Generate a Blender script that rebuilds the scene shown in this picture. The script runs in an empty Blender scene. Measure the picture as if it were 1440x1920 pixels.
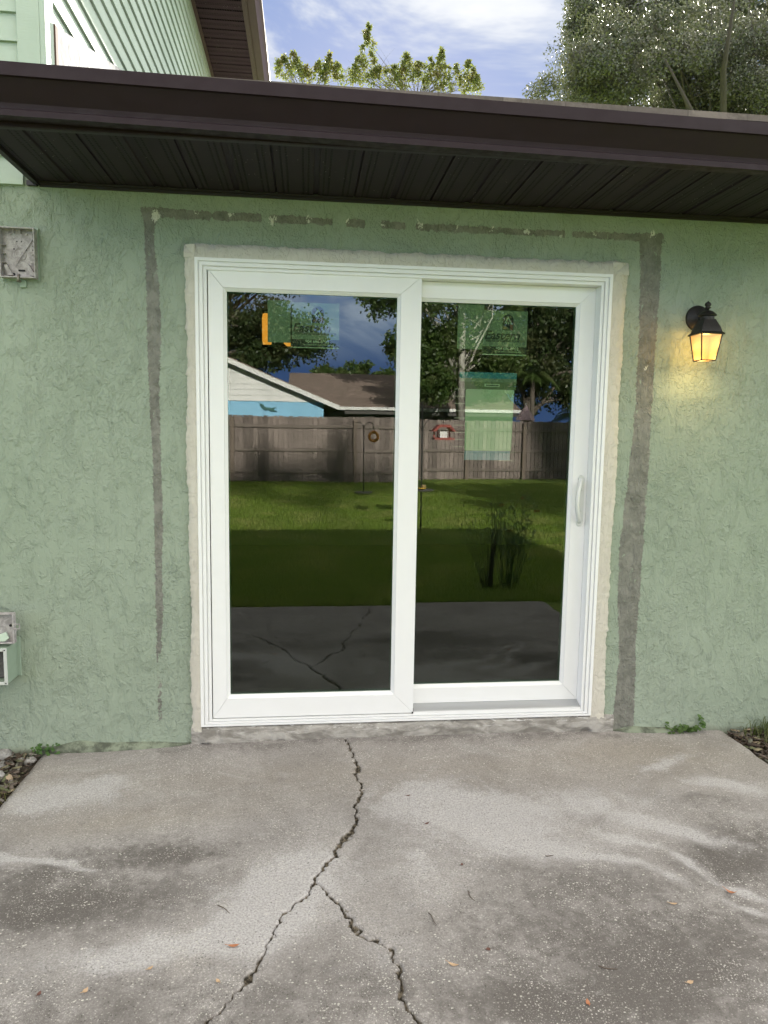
import bpy, math, random
import numpy as np
from mathutils import Vector, Matrix
R = math.radians
random.seed(7)
rng = np.random.default_rng(11)
scene = bpy.context.scene
col = scene.collection

# ------------------------------------------------------------------ camera
CAM = (-0.4433, -3.1416, 1.4356)
FPX, YAW, PIT, ROL = 1325.0, 0.11032, 0.11434, 0.015757
cam = bpy.data.cameras.new('camera')
cam.sensor_fit = 'HORIZONTAL'; cam.sensor_width = 36.0
cam.lens = FPX / 1440 * 36.0
cam.clip_start = 0.02; cam.clip_end = 1500
camo = bpy.data.objects.new('camera', cam); col.objects.link(camo)
fw = Vector((math.sin(YAW) * math.cos(PIT), math.cos(YAW) * math.cos(PIT), -math.sin(PIT)))
rt = Vector((math.cos(YAW), -math.sin(YAW), 0)); up = rt.cross(fw)
r2 = math.cos(ROL) * rt + math.sin(ROL) * up; u2 = -math.sin(ROL) * rt + math.cos(ROL) * up
mw = Matrix((r2, u2, -fw)).transposed().to_4x4(); mw.translation = Vector(CAM)
camo.matrix_world = mw
scene.camera = camo

# ------------------------------------------------------------------ exposure, sky and sun
SUN_EL, SUN_AZ = 21.6, 7.0
scene.view_settings.view_transform = 'Standard'
scene.view_settings.look = 'None'
scene.view_settings.gamma = 1.0
scene.view_settings.exposure = 2.32
world = bpy.data.worlds.new("World"); scene.world = world; world.use_nodes = True
nt = world.node_tree; nt.nodes.clear()


class NG:
    """tiny node helper"""
    def __init__(s, nt): s.nt = nt
    def n(s, t, **kw):
        nd = s.nt.nodes.new(t)
        for k, v in kw.items():
            if k.startswith('i_'):
                key = k[2:]
                key = int(key) if key.isdigit() else key
                s.put(nd.inputs[key], v)
            else: setattr(nd, k, v)
        return nd
    def put(s, sock, v):
        if isinstance(v, bpy.types.NodeSocket): s.nt.links.new(v, sock)
        elif isinstance(v, bpy.types.Node): s.nt.links.new(v.outputs[0], sock)
        else:
            if isinstance(v, tuple) and len(v) == 3 and sock.type == 'RGBA': v = (*v, 1)
            sock.default_value = v
    def m(s, op, a, b=None, c=None, clamp=False):
        nd = s.nt.nodes.new('ShaderNodeMath'); nd.operation = op; nd.use_clamp = clamp
        s.put(nd.inputs[0], a)
        if b is not None: s.put(nd.inputs[1], b)
        if c is not None: s.put(nd.inputs[2], c)
        return nd.outputs[0]
    def mix(s, f, a, b, mode='MIX'):
        nd = s.nt.nodes.new('ShaderNodeMix'); nd.data_type = 'RGBA'; nd.blend_type = mode
        s.put(nd.inputs[0], f); s.put(nd.inputs[6], a); s.put(nd.inputs[7], b)
        return nd.outputs[2]
    def ramp(s, f, lo, hi, a=0.0, b=1.0, smooth=True):
        nd = s.nt.nodes.new('ShaderNodeMapRange')
        nd.interpolation_type = 'SMOOTHSTEP' if smooth else 'LINEAR'
        s.put(nd.inputs[0], f); nd.inputs[1].default_value = lo; nd.inputs[2].default_value = hi
        nd.inputs[3].default_value = a; nd.inputs[4].default_value = b
        return nd.outputs[0]
    def noise(s, vec, scale, detail=4, rough=.55, dist=0.0, out=0):
        nd = s.n('ShaderNodeTexNoise'); s.put(nd.inputs['Vector'], vec)
        nd.inputs['Scale'].default_value = scale; nd.inputs['Detail'].default_value = detail
        nd.inputs['Roughness'].default_value = rough; nd.inputs['Distortion'].default_value = dist
        return nd.outputs[out]
    def vor(s, vec, scale, feat='F1', out='Distance', rnd=1.0):
        nd = s.n('ShaderNodeTexVoronoi', feature=feat); s.put(nd.inputs['Vector'], vec)
        nd.inputs['Scale'].default_value = scale; nd.inputs['Randomness'].default_value = rnd
        return nd.outputs[out]
    def map(s, vec, sc=(1, 1, 1), rot=(0, 0, 0), loc=(0, 0, 0)):
        nd = s.n('ShaderNodeMapping'); s.put(nd.inputs[0], vec)
        nd.inputs['Scale'].default_value = sc; nd.inputs['Rotation'].default_value = rot
        nd.inputs['Location'].default_value = loc
        return nd.outputs[0]


g = NG(nt)
sky = g.n('ShaderNodeTexSky', sky_type='NISHITA'); sky.sun_disc = False
sky.sun_elevation = R(SUN_EL); sky.sun_rotation = R(SUN_AZ)
sky.air_density = 1.0; sky.dust_density = 1.0; sky.ozone_density = 1.5
tc = g.n('ShaderNodeTexCoord').outputs['Generated']
sep = g.n('ShaderNodeSeparateXYZ', i_0=tc)
zc = g.m('ADD', g.m('MAXIMUM', sep.outputs[2], 0.0), 0.22)
comb = g.n('ShaderNodeCombineXYZ')
g.put(comb.inputs[0], g.m('DIVIDE', sep.outputs[0], zc)); g.put(comb.inputs[1], g.m('DIVIDE', sep.outputs[1], zc))
n1 = g.noise(g.map(comb.outputs[0], (1, 1, 1), loc=(3.1, 1.7, 0)), 1.35, 7, .6, .5)
front = g.ramp(sep.outputs[1], -0.35, 0.35)
cover = g.mix(front, g.ramp(n1, .40, .56), g.ramp(n1, .47, .57))
low = g.ramp(sep.outputs[2], .075, .17)
storm = g.mix(g.ramp(n1, .45, .66), (5.0, 6.6, 9.6), (10.5, 12.2, 14.8))
white = g.mix(g.ramp(n1, .42, .72), (2.5, 2.7, 3.05), (4.2, 4.2, 4.2))
cloudc = g.mix(front, storm, white)
back_sky = g.mix(low, (1.3, 2.5, 6.0), (3.4, 5.4, 9.6))
base = g.mix(front, back_sky, g.mix(0.06, (.66, 1.08, 2.2), sky.outputs[0]))
coverf = g.m('MULTIPLY', cover, g.mix(front, low, (1, 1, 1)))
skyc = g.mix(coverf, base, cloudc)
# bright broken overcast high overhead on the yard side
high = g.m('MAXIMUM', g.m('MULTIPLY', g.ramp(sep.outputs[2], .19, .34), g.m('SUBTRACT', 1.0, front)), g.ramp(sep.outputs[2], .64, .82))
side = g.m('MULTIPLY', g.ramp(sep.outputs[0], .52, .74), g.ramp(sep.outputs[2], .05, .22))
high = g.m('MAXIMUM', high, side)
skyc = g.mix(high, skyc, g.mix(g.ramp(n1, .35, .7), (6.6, 6.3, 5.7), (9.0, 8.5, 7.7)))
skyc = g.mix(side, skyc, (14.0, 14.0, 13.6))
bg = g.n('ShaderNodeBackground'); g.put(bg.inputs[0], skyc); bg.inputs[1].default_value = 0.056
out = g.n('ShaderNodeOutputWorld'); nt.links.new(bg.outputs[0], out.inputs[0])

sl = bpy.data.lights.new('sun', 'SUN'); sl.energy = 5.0; sl.angle = R(0.6); sl.color = (1.0, .93, .82)
so = bpy.data.objects.new('sun', sl); col.objects.link(so)
el, az = R(SUN_EL), R(SUN_AZ)
sd = Vector((math.sin(az) * math.cos(el), math.cos(az) * math.cos(el), math.sin(el)))
so.rotation_euler = sd.to_track_quat('Z', 'Y').to_euler(); so.location = (0, 0, 30)


# ------------------------------------------------------------------ mesh helpers
class MB:
    def __init__(s): s.v = []; s.f = []; s.mi = []; s.cur = 0
    def add(s, vs, fs):
        o = len(s.v); s.v += [tuple(v) for v in vs]
        s.f += [tuple(i + o for i in f) for f in fs]; s.mi += [s.cur] * len(fs)
    def box(s, x0, x1, y0, y1, z0, z1):
        s.add([(x0, y0, z0), (x1, y0, z0), (x1, y1, z0), (x0, y1, z0), (x0, y0, z1), (x1, y0, z1), (x1, y1, z1), (x0, y1, z1)],
              [(0, 3, 2, 1), (4, 5, 6, 7), (0, 1, 5, 4), (1, 2, 6, 5), (2, 3, 7, 6), (3, 0, 4, 7)])
    def prism(s, poly, a, b, axis='x'):
        """poly = list of 2d points, extruded from a to b along axis"""
        def p(q, t):
            return {'x': (t, q[0], q[1]), 'y': (q[0], t, q[1]), 'z': (q[0], q[1], t)}[axis]
        n = len(poly)
        s.add([p(q, a) for q in poly] + [p(q, b) for q in poly],
              [tuple(range(n - 1, -1, -1)), tuple(range(n, 2 * n))] + [(i, (i + 1) % n, (i + 1) % n + n, i + n) for i in range(n)])
    def tube(s, pts, rad, n=8, cap=True):
        pts = [Vector(p) for p in pts]; m = len(pts)
        if not hasattr(rad, '__len__'): rad = [rad] * m
        rings = []; ref = None
        for i, p in enumerate(pts):
            t = (pts[min(i + 1, m - 1)] - pts[max(i - 1, 0)])
            if t.length < 1e-9: t = Vector((0, 0, 1))
            t.normalize()
            if ref is None:
                ref = t.cross(Vector((0, 0, 1)) if abs(t.z) < .9 else Vector((1, 0, 0))).normalized()
            ref = (ref - t * ref.dot(t)).normalized(); b = t.cross(ref)
            rings.append([p + (ref * math.cos(2 * math.pi * k / n) + b * math.sin(2 * math.pi * k / n)) * rad[i] for k in range(n)])
        vs = [q for r_ in rings for q in r_]
        fs = [(i * n + k, i * n + (k + 1) % n, (i + 1) * n + (k + 1) % n, (i + 1) * n + k) for i in range(m - 1) for k in range(n)]
        if cap: fs += [tuple(range(n - 1, -1, -1)), tuple((m - 1) * n + k for k in range(n))]
        s.add(vs, fs)
    def lathe(s, prof, c, n=32, axis='z', sq=0.0, rot=0.0):
        """prof = (radius, height) list; sq blends the ring towards a square"""
        vs = []
        for r_, h in prof:
            for k in range(n):
                a = 2 * math.pi * k / n
                ca, sa = math.cos(a), math.sin(a)
                q = r_ * ((1 - sq) + sq / max(abs(ca), abs(sa)))
                x, y = q * ca, q * sa
                x, y = x * math.cos(rot) - y * math.sin(rot), x * math.sin(rot) + y * math.cos(rot)
                vs.append((c[0] + x, c[1] + y, c[2] + h) if axis == 'z' else (c[0] + x, c[1] + h, c[2] + y))
        m = len(prof)
        fs = [(i * n + k, i * n + (k + 1) % n, (i + 1) * n + (k + 1) % n, (i + 1) * n + k) for i in range(m - 1) for k in range(n)]
        fs += [tuple(range(n - 1, -1, -1)), tuple((m - 1) * n + k for k in range(n))]
        s.add(vs, fs)
    def build(s, name, mat, parent=None, smooth=False, bevel=0.0, angle=None):
        me = bpy.data.meshes.new(name); me.from_pydata(s.v, [], s.f); me.validate()
        for m_ in (mat if isinstance(mat, (list, tuple)) else [mat]): me.materials.append(m_)
        if len(s.mi) == len(me.polygons): me.polygons.foreach_set('material_index', s.mi)
        if smooth: me.polygons.foreach_set('use_smooth', [True] * len(me.polygons))
        o = bpy.data.objects.new(name, me); col.objects.link(o)
        if parent: o.parent = parent
        if bevel:
            b = o.modifiers.new('bevel', 'BEVEL'); b.width = bevel; b.segments = 2; b.limit_method = 'ANGLE'; b.angle_limit = R(30)
        if angle:
            me.polygons.foreach_set('use_smooth', [True] * len(me.polygons))
            me.set_sharp_from_angle(angle=R(angle))
        me.update()
        return o


def npmesh(name, V, F, mat, parent=None, smooth=False, attrs=None):
    """V (n,3), F (m,k) numpy"""
    me = bpy.data.meshes.new(name)
    V = np.asarray(V, np.float32); F = np.asarray(F, np.int32); m, k = F.shape
    me.vertices.add(len(V)); me.vertices.foreach_set('co', V.ravel())
    me.loops.add(m * k); me.loops.foreach_set('vertex_index', F.ravel())
    me.polygons.add(m); me.polygons.foreach_set('loop_start', np.arange(0, m * k, k, dtype=np.int32))
    me.update(calc_edges=True)
    if smooth: me.polygons.foreach_set('use_smooth', np.ones(m, bool))
    for an, av in (attrs or {}).items():
        a = me.attributes.new(an, 'FLOAT', 'POINT'); a.data.foreach_set('value', np.asarray(av, np.float32).ravel())
    for m_ in (mat if isinstance(mat, (list, tuple)) else [mat]): me.materials.append(m_)
    o = bpy.data.objects.new(name, me); col.objects.link(o)
    if parent: o.parent = parent
    return o


def grid(xs, ys):
    X, Y = np.meshgrid(xs, ys); n, m = len(ys), len(xs)
    I = np.arange(n * m).reshape(n, m)
    F = np.stack([I[:-1, :-1], I[:-1, 1:], I[1:, 1:], I[1:, :-1]], -1)
    return X, Y, F


def tag(o, label=None, cat=None, group=None, kind=None):
    if label: o['label'] = label
    if cat: o['category'] = cat
    if group: o['group'] = group
    if kind: o['kind'] = kind
    return o


def empty(name, loc, label, cat, group=None):
    o = bpy.data.objects.new(name, None); col.objects.link(o); o.location = (0, 0, 0)
    o.empty_display_size = .1
    return tag(o, label, cat, group)


def vnoise(P, scale, seed=0):
    """smooth value noise, numpy, 2d points (n,2)"""
    r_ = np.random.default_rng(seed); T = r_.random((64, 64))
    q = P * scale; i = np.floor(q).astype(int); f = q - i; f = f * f * (3 - 2 * f)
    a = T[i[..., 0] % 64, i[..., 1] % 64]; b = T[(i[..., 0] + 1) % 64, i[..., 1] % 64]
    c = T[i[..., 0] % 64, (i[..., 1] + 1) % 64]; d = T[(i[..., 0] + 1) % 64, (i[..., 1] + 1) % 64]
    return (a * (1 - f[..., 0]) + b * f[..., 0]) * (1 - f[..., 1]) + (c * (1 - f[..., 0]) + d * f[..., 0]) * f[..., 1]


# ------------------------------------------------------------------ materials
def mat(name, color=(.5, .5, .5), rough=.6, metal=0.0, build=None, bump=None, spec=.5):
    m = bpy.data.materials.new(name); m.use_nodes = True
    t = m.node_tree; b = t.nodes['Principled BSDF']
    b.inputs['Base Color'].default_value = (*color, 1); b.inputs['Roughness'].default_value = rough
    b.inputs['Metallic'].default_value = metal; b.inputs['Specular IOR Level'].default_value = spec
    if build:
        q = NG(t); q.b = b; q.P = q.n('ShaderNodeTexCoord').outputs['Object']; build(q)
    return m


def setbump(q, h, dist=.004, strength=1.0):
    nd = q.n('ShaderNodeBump'); nd.inputs['Distance'].default_value = dist; nd.inputs['Strength'].default_value = strength
    q.put(nd.inputs['Height'], h); q.put(q.b.inputs['Normal'], nd.outputs[0])


def stucco_height(q, P):
    # trowelled texture: soft raised smears dragged downwards, with clusters of small grit between them
    msk = q.ramp(q.noise(q.map(P, (1, 1, .6)), 2.6, 4, .55), .38, .62)
    plate = q.ramp(q.noise(q.map(P, (1, 1, .55)), 15, 6, .66, .5), .47, .64)
    drag = q.ramp(q.noise(q.map(P, (1, 1, .22), loc=(7, 0, 3)), 34, 4, .6, .4), .50, .66)
    lump = q.ramp(q.noise(q.map(P, loc=(2, 0, 6)), 36, 4, .62, .5), .54, .66)
    grit = q.ramp(q.noise(P, 75, 3, .65, .3), .50, .64)
    knock = q.ramp(q.vor(q.map(P, (1, 1, .8)), 44), .16, .34, 1, 0)
    h = q.m('MULTIPLY', plate, .62)
    h = q.m('ADD', h, q.m('MULTIPLY', q.m('MULTIPLY', grit, msk), .34))
    h = q.m('ADD', h, q.m('MULTIPLY', q.m('MULTIPLY', q.m('MULTIPLY', knock, lump), msk), .40))
    h = q.m('ADD', h, q.m('MULTIPLY', lump, .30))
    h = q.m('ADD', h, q.m('MULTIPLY', drag, .26))
    h = q.m('ADD', h, q.m('MULTIPLY', q.noise(P, 180, 3, .7), .14))
    return h, msk


def b_stucco(q):
    P = q.P
    h, msk = stucco_height(q, P)
    gr = q.n('ShaderNodeAttribute', attribute_name='gray').outputs['Fac']
    ch = q.n('ShaderNodeAttribute', attribute_name='chip').outputs['Fac']
    lo = q.n('ShaderNodeAttribute', attribute_name='damp').outputs['Fac']
    e1 = q.m('SUBTRACT', q.noise(P, 55, 5, .7, .6), .5)
    e2 = q.m('SUBTRACT', q.noise(q.map(P, (1, 1, .35)), 24, 4, .6), .5)
    gd = q.m('ADD', gr, q.m('ADD', q.m('MULTIPLY', e1, .034), q.m('MULTIPLY', e2, .016)))
    gm = q.ramp(gd, -.001, .0012)
    tone = q.noise(P, 1.3, 4, .6)
    green = q.mix(q.ramp(tone, .3, .7), (.264, .322, .250), (.303, .361, .288))
    green = q.mix(q.m('MULTIPLY', q.noise(P, 60, 4, .7), .22), green, (.225, .26, .185))
    gray = q.mix(q.ramp(q.noise(P, 18, 5, .7), .35, .65), (.150, .153, .130), (.220, .220, .192))
    gm = q.m('MULTIPLY', gm, q.ramp(q.noise(q.map(P, (1.4, 1, .5), loc=(2, 1, 0)), 42, 5, .75, .5), .66, .62))
    c = q.mix(gm, green, gray)
    cm = q.ramp(q.m('ADD', ch, q.m('MULTIPLY', q.m('SUBTRACT', q.noise(q.map(P, (1, 1, .6)), 62, 4, .75, .8), .5), 2.6)), .60, .66)
    c = q.mix(cm, c, (.62, .62, .56))
    # mildew and splash marks near the ground
    dm = q.ramp(q.m('ADD', lo, q.m('MULTIPLY', q.m('SUBTRACT', q.noise(P, 12, 5, .65), .5), .9)), .55, 1.0)
    c = q.mix(q.m('MULTIPLY', dm, .7), c, (.12, .125, .095))
    # tiny dark specks
    sp = q.ramp(q.vor(P, 34), 0.0, .07, 1, 0)
    c = q.mix(q.m('MULTIPLY', sp, .55), c, (.07, .08, .05))
    q.put(q.b.inputs['Base Color'], c)
    setbump(q, h, .0060, 1.0)


M = {}
M['stucco'] = mat('stucco_green_paint', rough=.62, build=b_stucco, spec=.35)


def b_mortar(q):
    P = q.P
    a = q.noise(q.map(P, (1, 1, .5)), 30, 5, .6, 1.6)
    h = q.m('ADD', q.ramp(a, .46, .54), q.m('MULTIPLY', q.noise(P, 120, 4, .6), .5))
    q.put(q.b.inputs['Base Color'], q.mix(q.noise(P, 14, 5, .6), (.50, .475, .41), (.60, .575, .51)))
    setbump(q, h, .0013)


M['mortar'] = mat('fresh_mortar', rough=.9, build=b_mortar, spec=.2)


def b_conc(q):
    P = q.P
    L = q.n('ShaderNodeAttribute', attribute_name='light').outputs['Fac']
    D = q.n('ShaderNodeAttribute', attribute_name='dark').outputs['Fac']
    T = q.n('ShaderNodeAttribute', attribute_name='tan').outputs['Fac']
    K = q.n('ShaderNodeAttribute', attribute_name='crack').outputs['Fac']
    n_b = q.noise(P, 3.2, 6, .66, .6); n_m = q.noise(P, 16, 6, .75, .4); n_f = q.noise(P, 150, 4, .75)
    c = q.mix(q.ramp(n_b, .3, .7), (.266, .249, .240), (.386, .365, .354))
    c = q.mix(q.m('MULTIPLY', T, .75), c, q.mix(n_m, (.30, .262, .21), (.37, .328, .27)))
    jit = q.m('MULTIPLY', q.m('SUBTRACT', n_m, .5), 2.4)
    jit2 = q.m('MULTIPLY', q.m('SUBTRACT', q.noise(P, 6, 6, .72, 1.2), .5), 1.3)
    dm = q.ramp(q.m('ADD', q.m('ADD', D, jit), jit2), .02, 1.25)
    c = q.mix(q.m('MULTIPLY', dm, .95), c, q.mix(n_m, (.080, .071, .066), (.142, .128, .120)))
    lm = q.ramp(q.m('ADD', L, q.m('ADD', jit2, q.m('MULTIPLY', jit, .4))), .10, .85)
    c = q.mix(q.m('MULTIPLY', lm, .88), c, q.mix(n_m, (.44, .425, .425), (.58, .565, .57)))
    chalk = q.ramp(q.m('SUBTRACT', q.noise(q.map(P, (1, 1.5, 1), loc=(1.3, 4.1, 0)), 1.9, 7, .7, .9), q.m('MULTIPLY', D, .25)), .50, .68)
    c = q.mix(q.m('MULTIPLY', chalk, .45), c, (.50, .485, .475))
    # fine scuffs running across the slab
    sc_ = q.ramp(q.noise(q.map(P, (1.2, 5, 1), rot=(0, 0, .35)), 6, 6, .75, .6), .56, .72)
    c = q.mix(q.m('MULTIPLY', sc_, .35), c, (.52, .50, .49))
    # embedded shell and aggregate: pale chips of several sizes, pits and dark grains
    zone = q.ramp(q.noise(P, 2.3, 3, .5), .36, .62)
    zone2 = q.ramp(q.noise(q.map(P, loc=(3, 8, 0)), 4.2, 5, .65), .44, .60)
    v1 = q.ramp(q.vor(q.map(P, (1, 1.5, 1)), 55), .15, .22, 1, 0)
    r1 = q.ramp(q.noise(P, 24, 2, .5), .47, .57)
    v2 = q.ramp(q.vor(P, 120), .20, .30, 1, 0)
    r2_ = q.ramp(q.noise(P, 45, 2, .5), .40, .52)
    v3 = q.ramp(q.vor(q.map(P, loc=(9, 4, 0)), 210), .22, .34, 1, 0)
    c = q.mix(q.m('MULTIPLY', q.m('MULTIPLY', v1, r1), q.m('ADD', .35, q.m('MULTIPLY', zone, .6))), c, (.68, .655, .60))
    c = q.mix(q.m('MULTIPLY', q.m('MULTIPLY', v2, r2_), q.m('ADD', .30, q.m('MULTIPLY', zone2, .55))), c, (.64, .615, .57))
    c = q.mix(q.m('MULTIPLY', v3, q.m('ADD', .12, q.m('MULTIPLY', zone2, .3))), c, (.60, .58, .55))
    dk = q.ramp(q.vor(q.map(P, loc=(5, 3, 1)), 95), .12, .22, 1, 0)
    pits = q.m('MULTIPLY', dk, q.ramp(n_m, .40, .58))
    c = q.mix(q.m('MULTIPLY', pits, .75), c, (.07, .063, .055))
    c = q.mix(q.m('MULTIPLY', q.ramp(n_f, .38, .62), .45), c, (.13, .122, .11))
    c = q.mix(q.ramp(K, .25, .75), c, q.mix(q.ramp(q.noise(P, 70, 3, .6), .4, .65), (.035, .03, .022), (.20, .17, .13)))
    q.put(q.b.inputs['Base Color'], c)
    setbump(q, q.m('SUBTRACT', q.m('ADD', q.m('MULTIPLY', n_f, 1.0), q.m('MULTIPLY', n_m, 1.2)), q.m('MULTIPLY', pits, .8)), .003)


M['concrete'] = mat('weathered_concrete', rough=.88, build=b_conc, spec=.25)


def b_sill(q):
    P = q.P
    n = q.noise(q.map(P, (1, 1, 3)), 9, 6, .65, .8)
    c = q.mix(q.ramp(n, .35, .65), (.20, .188, .168), (.40, .385, .355))
    c = q.mix(q.m('MULTIPLY', q.ramp(q.noise(q.map(P, (.5, 1, 3)), 26, 4, .7, 1.0), .58, .66), q.ramp(q.n('ShaderNodeSeparateXYZ', i_0=P).outputs[2], .05, .085)), c, (.62, .61, .59))
    q.put(q.b.inputs['Base Color'], c); setbump(q, q.noise(P, 60, 5, .7), .006)


M['foot'] = mat('mossy_wall_foot', rough=.9, build=lambda q: (q.put(q.b.inputs['Base Color'], q.mix(q.ramp(q.noise(q.P, 16, 6, .7), .35, .62), (.075, .085, .062), (.22, .255, .185))), setbump(q, q.noise(q.P, 50, 5, .7), .006)))
M['sill'] = mat('rough_sill_concrete', rough=.9, build=b_sill, spec=.25)


def b_vinyl(q):
    P = q.P
    q.put(q.b.inputs['Base Color'], q.mix(q.noise(P, 9, 5, .6), (.755, .765, .765), (.80, .81, .81)))
    setbump(q, q.noise(q.map(P, (1, 1, 1)), 300, 2, .5), .0004)


M['vinyl'] = mat('white_vinyl', rough=.38, build=b_vinyl)
M['alu'] = mat('brushed_threshold_aluminium', (.45, .46, .47), .38, .6,
               build=lambda q: setbump(q, q.noise(q.map(q.P, (8, 1, 60)), 6, 4, .6), .0015))
M['gasket'] = mat('dark_green_glazing_gasket', (.03, .055, .045), .5)
M['hole'] = mat('black_gap', (.01, .01, .01), .9)


def glassmat():
    m = bpy.data.materials.new('coated_green_window_glass'); m.use_nodes = True
    t = m.node_tree; t.nodes.clear(); q = NG(t)
    ge = q.n('ShaderNodeNewGeometry')
    dt = q.n('ShaderNodeVectorMath', operation='DOT_PRODUCT'); q.put(dt.inputs[0], ge.outputs['Incoming']); q.put(dt.inputs[1], ge.outputs['Normal'])
    c = q.m('ABSOLUTE', dt.outputs['Value'])
    f = q.m('ADD', q.m('MULTIPLY', q.m('POWER', q.m('SUBTRACT', 1.0, c), 5.0), .905), .095)
    P = q.n('ShaderNodeTexCoord').outputs['Object']
    bp = q.n('ShaderNodeBump'); bp.inputs['Distance'].default_value = .0006; bp.inputs['Strength'].default_value = .25
    q.put(bp.inputs['Height'], q.noise(P, 3.0, 1, .4))
    gl = q.n('ShaderNodeBsdfGlossy'); gl.inputs['Roughness'].default_value = 0.0; gl.inputs['Color'].default_value = (.93, .98, .96, 1)
    q.put(gl.inputs['Normal'], bp.outputs[0])
    tr = q.n('ShaderNodeBsdfTransparent'); tr.inputs['Color'].default_value = (.50, .66, .53, 1)
    mx = q.n('ShaderNodeMixShader'); q.put(mx.inputs[0], f); q.put(mx.inputs[1], tr.outputs[0]); q.put(mx.inputs[2], gl.outputs[0])
    o = q.n('ShaderNodeOutputMaterial'); q.put(o.inputs[0], mx.outputs[0])
    return m


M['glass'] = glassmat()


def b_siding(q):
    P = q.P
    q.put(q.b.inputs['Base Color'], q.mix(q.ramp(q.noise(P, 2, 5, .6), .3, .7), (.365, .445, .37), (.43, .51, .44)))
    setbump(q, q.noise(q.map(P, (1, .15, 6)), 40, 3, .6), .0012)


M['siding'] = mat('pale_green_lap_siding', spec=.25, rough=.6, build=b_siding)
M['flash'] = mat('painted_metal_flashing', spec=.1, rough=.85, build=lambda q: (q.put(q.b.inputs['Base Color'], q.mix(q.ramp(q.noise(q.P, 7, 5, .7), .45, .62), (.22, .235, .26), (.15, .16, .17))), setbump(q, q.noise(q.P, 12, 3), .004)))


def b_gutter(q):
    q.put(q.b.inputs['Base Color'], q.mix(q.noise(q.map(q.P, (1, 6, 6)), 6, 5, .6), (.015, .0075, .0115), (.022, .0115, .016)))
    q.put(q.b.inputs['Roughness'], q.ramp(q.noise(q.P, 20, 4, .6), .3, .7, .42, .60))


M['gutter'] = mat('brown_aluminium', rough=.4, build=b_gutter, spec=.22)


def soffit(xscale):
    def b(q):
        P = q.P
        s_ = q.n('ShaderNodeSeparateXYZ', i_0=P)
        # rows of small punched vent holes
        a, bb = (s_.outputs[0], s_.outputs[1]) if xscale else (s_.outputs[1], s_.outputs[0])
        u = q.m('FRACT', q.m('MULTIPLY', a, 1 / .0204)); v = q.m('FRACT', q.m('ADD', q.m('MULTIPLY', bb, 1 / .015), q.m('MULTIPLY', a, 20)))
        d = q.m('MULTIPLY', q.ramp(q.m('ABSOLUTE', q.m('SUBTRACT', u, .5)), .15, .24, 1, 0), q.ramp(q.m('ABSOLUTE', q.m('SUBTRACT', v, .5)), .26, .36, 1, 0))
        band = q.ramp(q.m('ABSOLUTE', q.m('SUBTRACT', q.m('FRACT', q.m('MULTIPLY', a, 1 / .0815)), .5)), .27, .30, 1, 0)
        d = q.m('MULTIPLY', d, band)
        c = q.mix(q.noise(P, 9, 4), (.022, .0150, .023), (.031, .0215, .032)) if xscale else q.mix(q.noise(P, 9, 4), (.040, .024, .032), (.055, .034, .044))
        c = q.mix(d, c, (.002, .002, .002))
        fleck = q.m('MULTIPLY', q.ramp(q.vor(P, 48), .06, .12, 1, 0), q.ramp(q.noise(P, 7, 3), .50, .62))
        c = q.mix(q.m('MULTIPLY', fleck, .8), c, (.42, .40, .37))
        q.put(q.b.inputs['Base Color'], c)
        setbump(q, q.m('MULTIPLY', d, -1.0), .003)
    return b


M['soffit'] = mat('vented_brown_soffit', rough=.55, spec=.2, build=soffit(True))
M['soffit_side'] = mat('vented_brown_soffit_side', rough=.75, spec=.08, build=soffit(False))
M['fascia_brown'] = mat('reddish_brown_aluminium', rough=.45, build=lambda q: q.put(q.b.inputs['Base Color'], q.mix(q.noise(q.P, 5, 4, .6), (.050, .026, .025), (.068, .036, .034))), spec=.2)  # redder and lighter brown than the lower gutter
M['trim_dark'] = mat('dark_bronze_trim', (.014, .010, .013), .5)


def b_shingle(c0, c1, rot=0):
    def b(q):
        P = q.P
        br = q.n('ShaderNodeTexBrick'); q.put(br.inputs['Vector'], q.map(P, (1, 1, 1)))
        br.inputs['Scale'].default_value = 4.0; br.inputs['Mortar Size'].default_value = .012
        br.inputs['Color1'].default_value = (*c0, 1); br.inputs['Color2'].default_value = (*c1, 1); br.inputs['Mortar'].default_value = (c0[0] * .5, c0[1] * .5, c0[2] * .5, 1)
        br.inputs['Brick Width'].default_value = .9; br.inputs['Row Height'].default_value = .52
        c = q.mix(q.ramp(q.noise(q.map(P, (1, 2.5, 1)), 5, 6, .8), .38, .62), br.outputs[0], tuple(v * .50 for v in c0))
        q.put(q.b.inputs['Base Color'], c)
    return b


M['shingle'] = mat('asphalt_shingle', rough=.9, build=b_shingle((.20, .17, .15), (.13, .11, .10)))
M['shingle_far'] = mat('brown_asphalt_shingle', rough=.9, build=b_shingle((.40, .30, .255), (.26, .20, .17)))
M['plaster'] = mat('interior_plaster', (.30, .27, .22), .9)


def b_floor(q):
    P = q.P
    br = q.n('ShaderNodeTexBrick'); q.put(br.inputs['Vector'], P)
    br.inputs['Scale'].default_value = 1.0; br.inputs['Mortar Size'].default_value = .004
    br.inputs['Brick Width'].default_value = 1.2; br.inputs['Row Height'].default_value = .12
    br.inputs['Color1'].default_value = (.06, .048, .04, 1); br.inputs['Color2'].default_value = (.05, .04, .032, 1)
    br.inputs['Mortar'].default_value = (.05, .04, .03, 1)
    q.put(q.b.inputs['Base Color'], q.mix(.35, br.outputs[0], q.mix(q.noise(q.map(P, (1, 14, 1)), 4, 5, .6), (.03, .025, .02), (.075, .06, .05))))


M['floor'] = mat('interior_wood_floor', rough=.35, build=b_floor)


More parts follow.
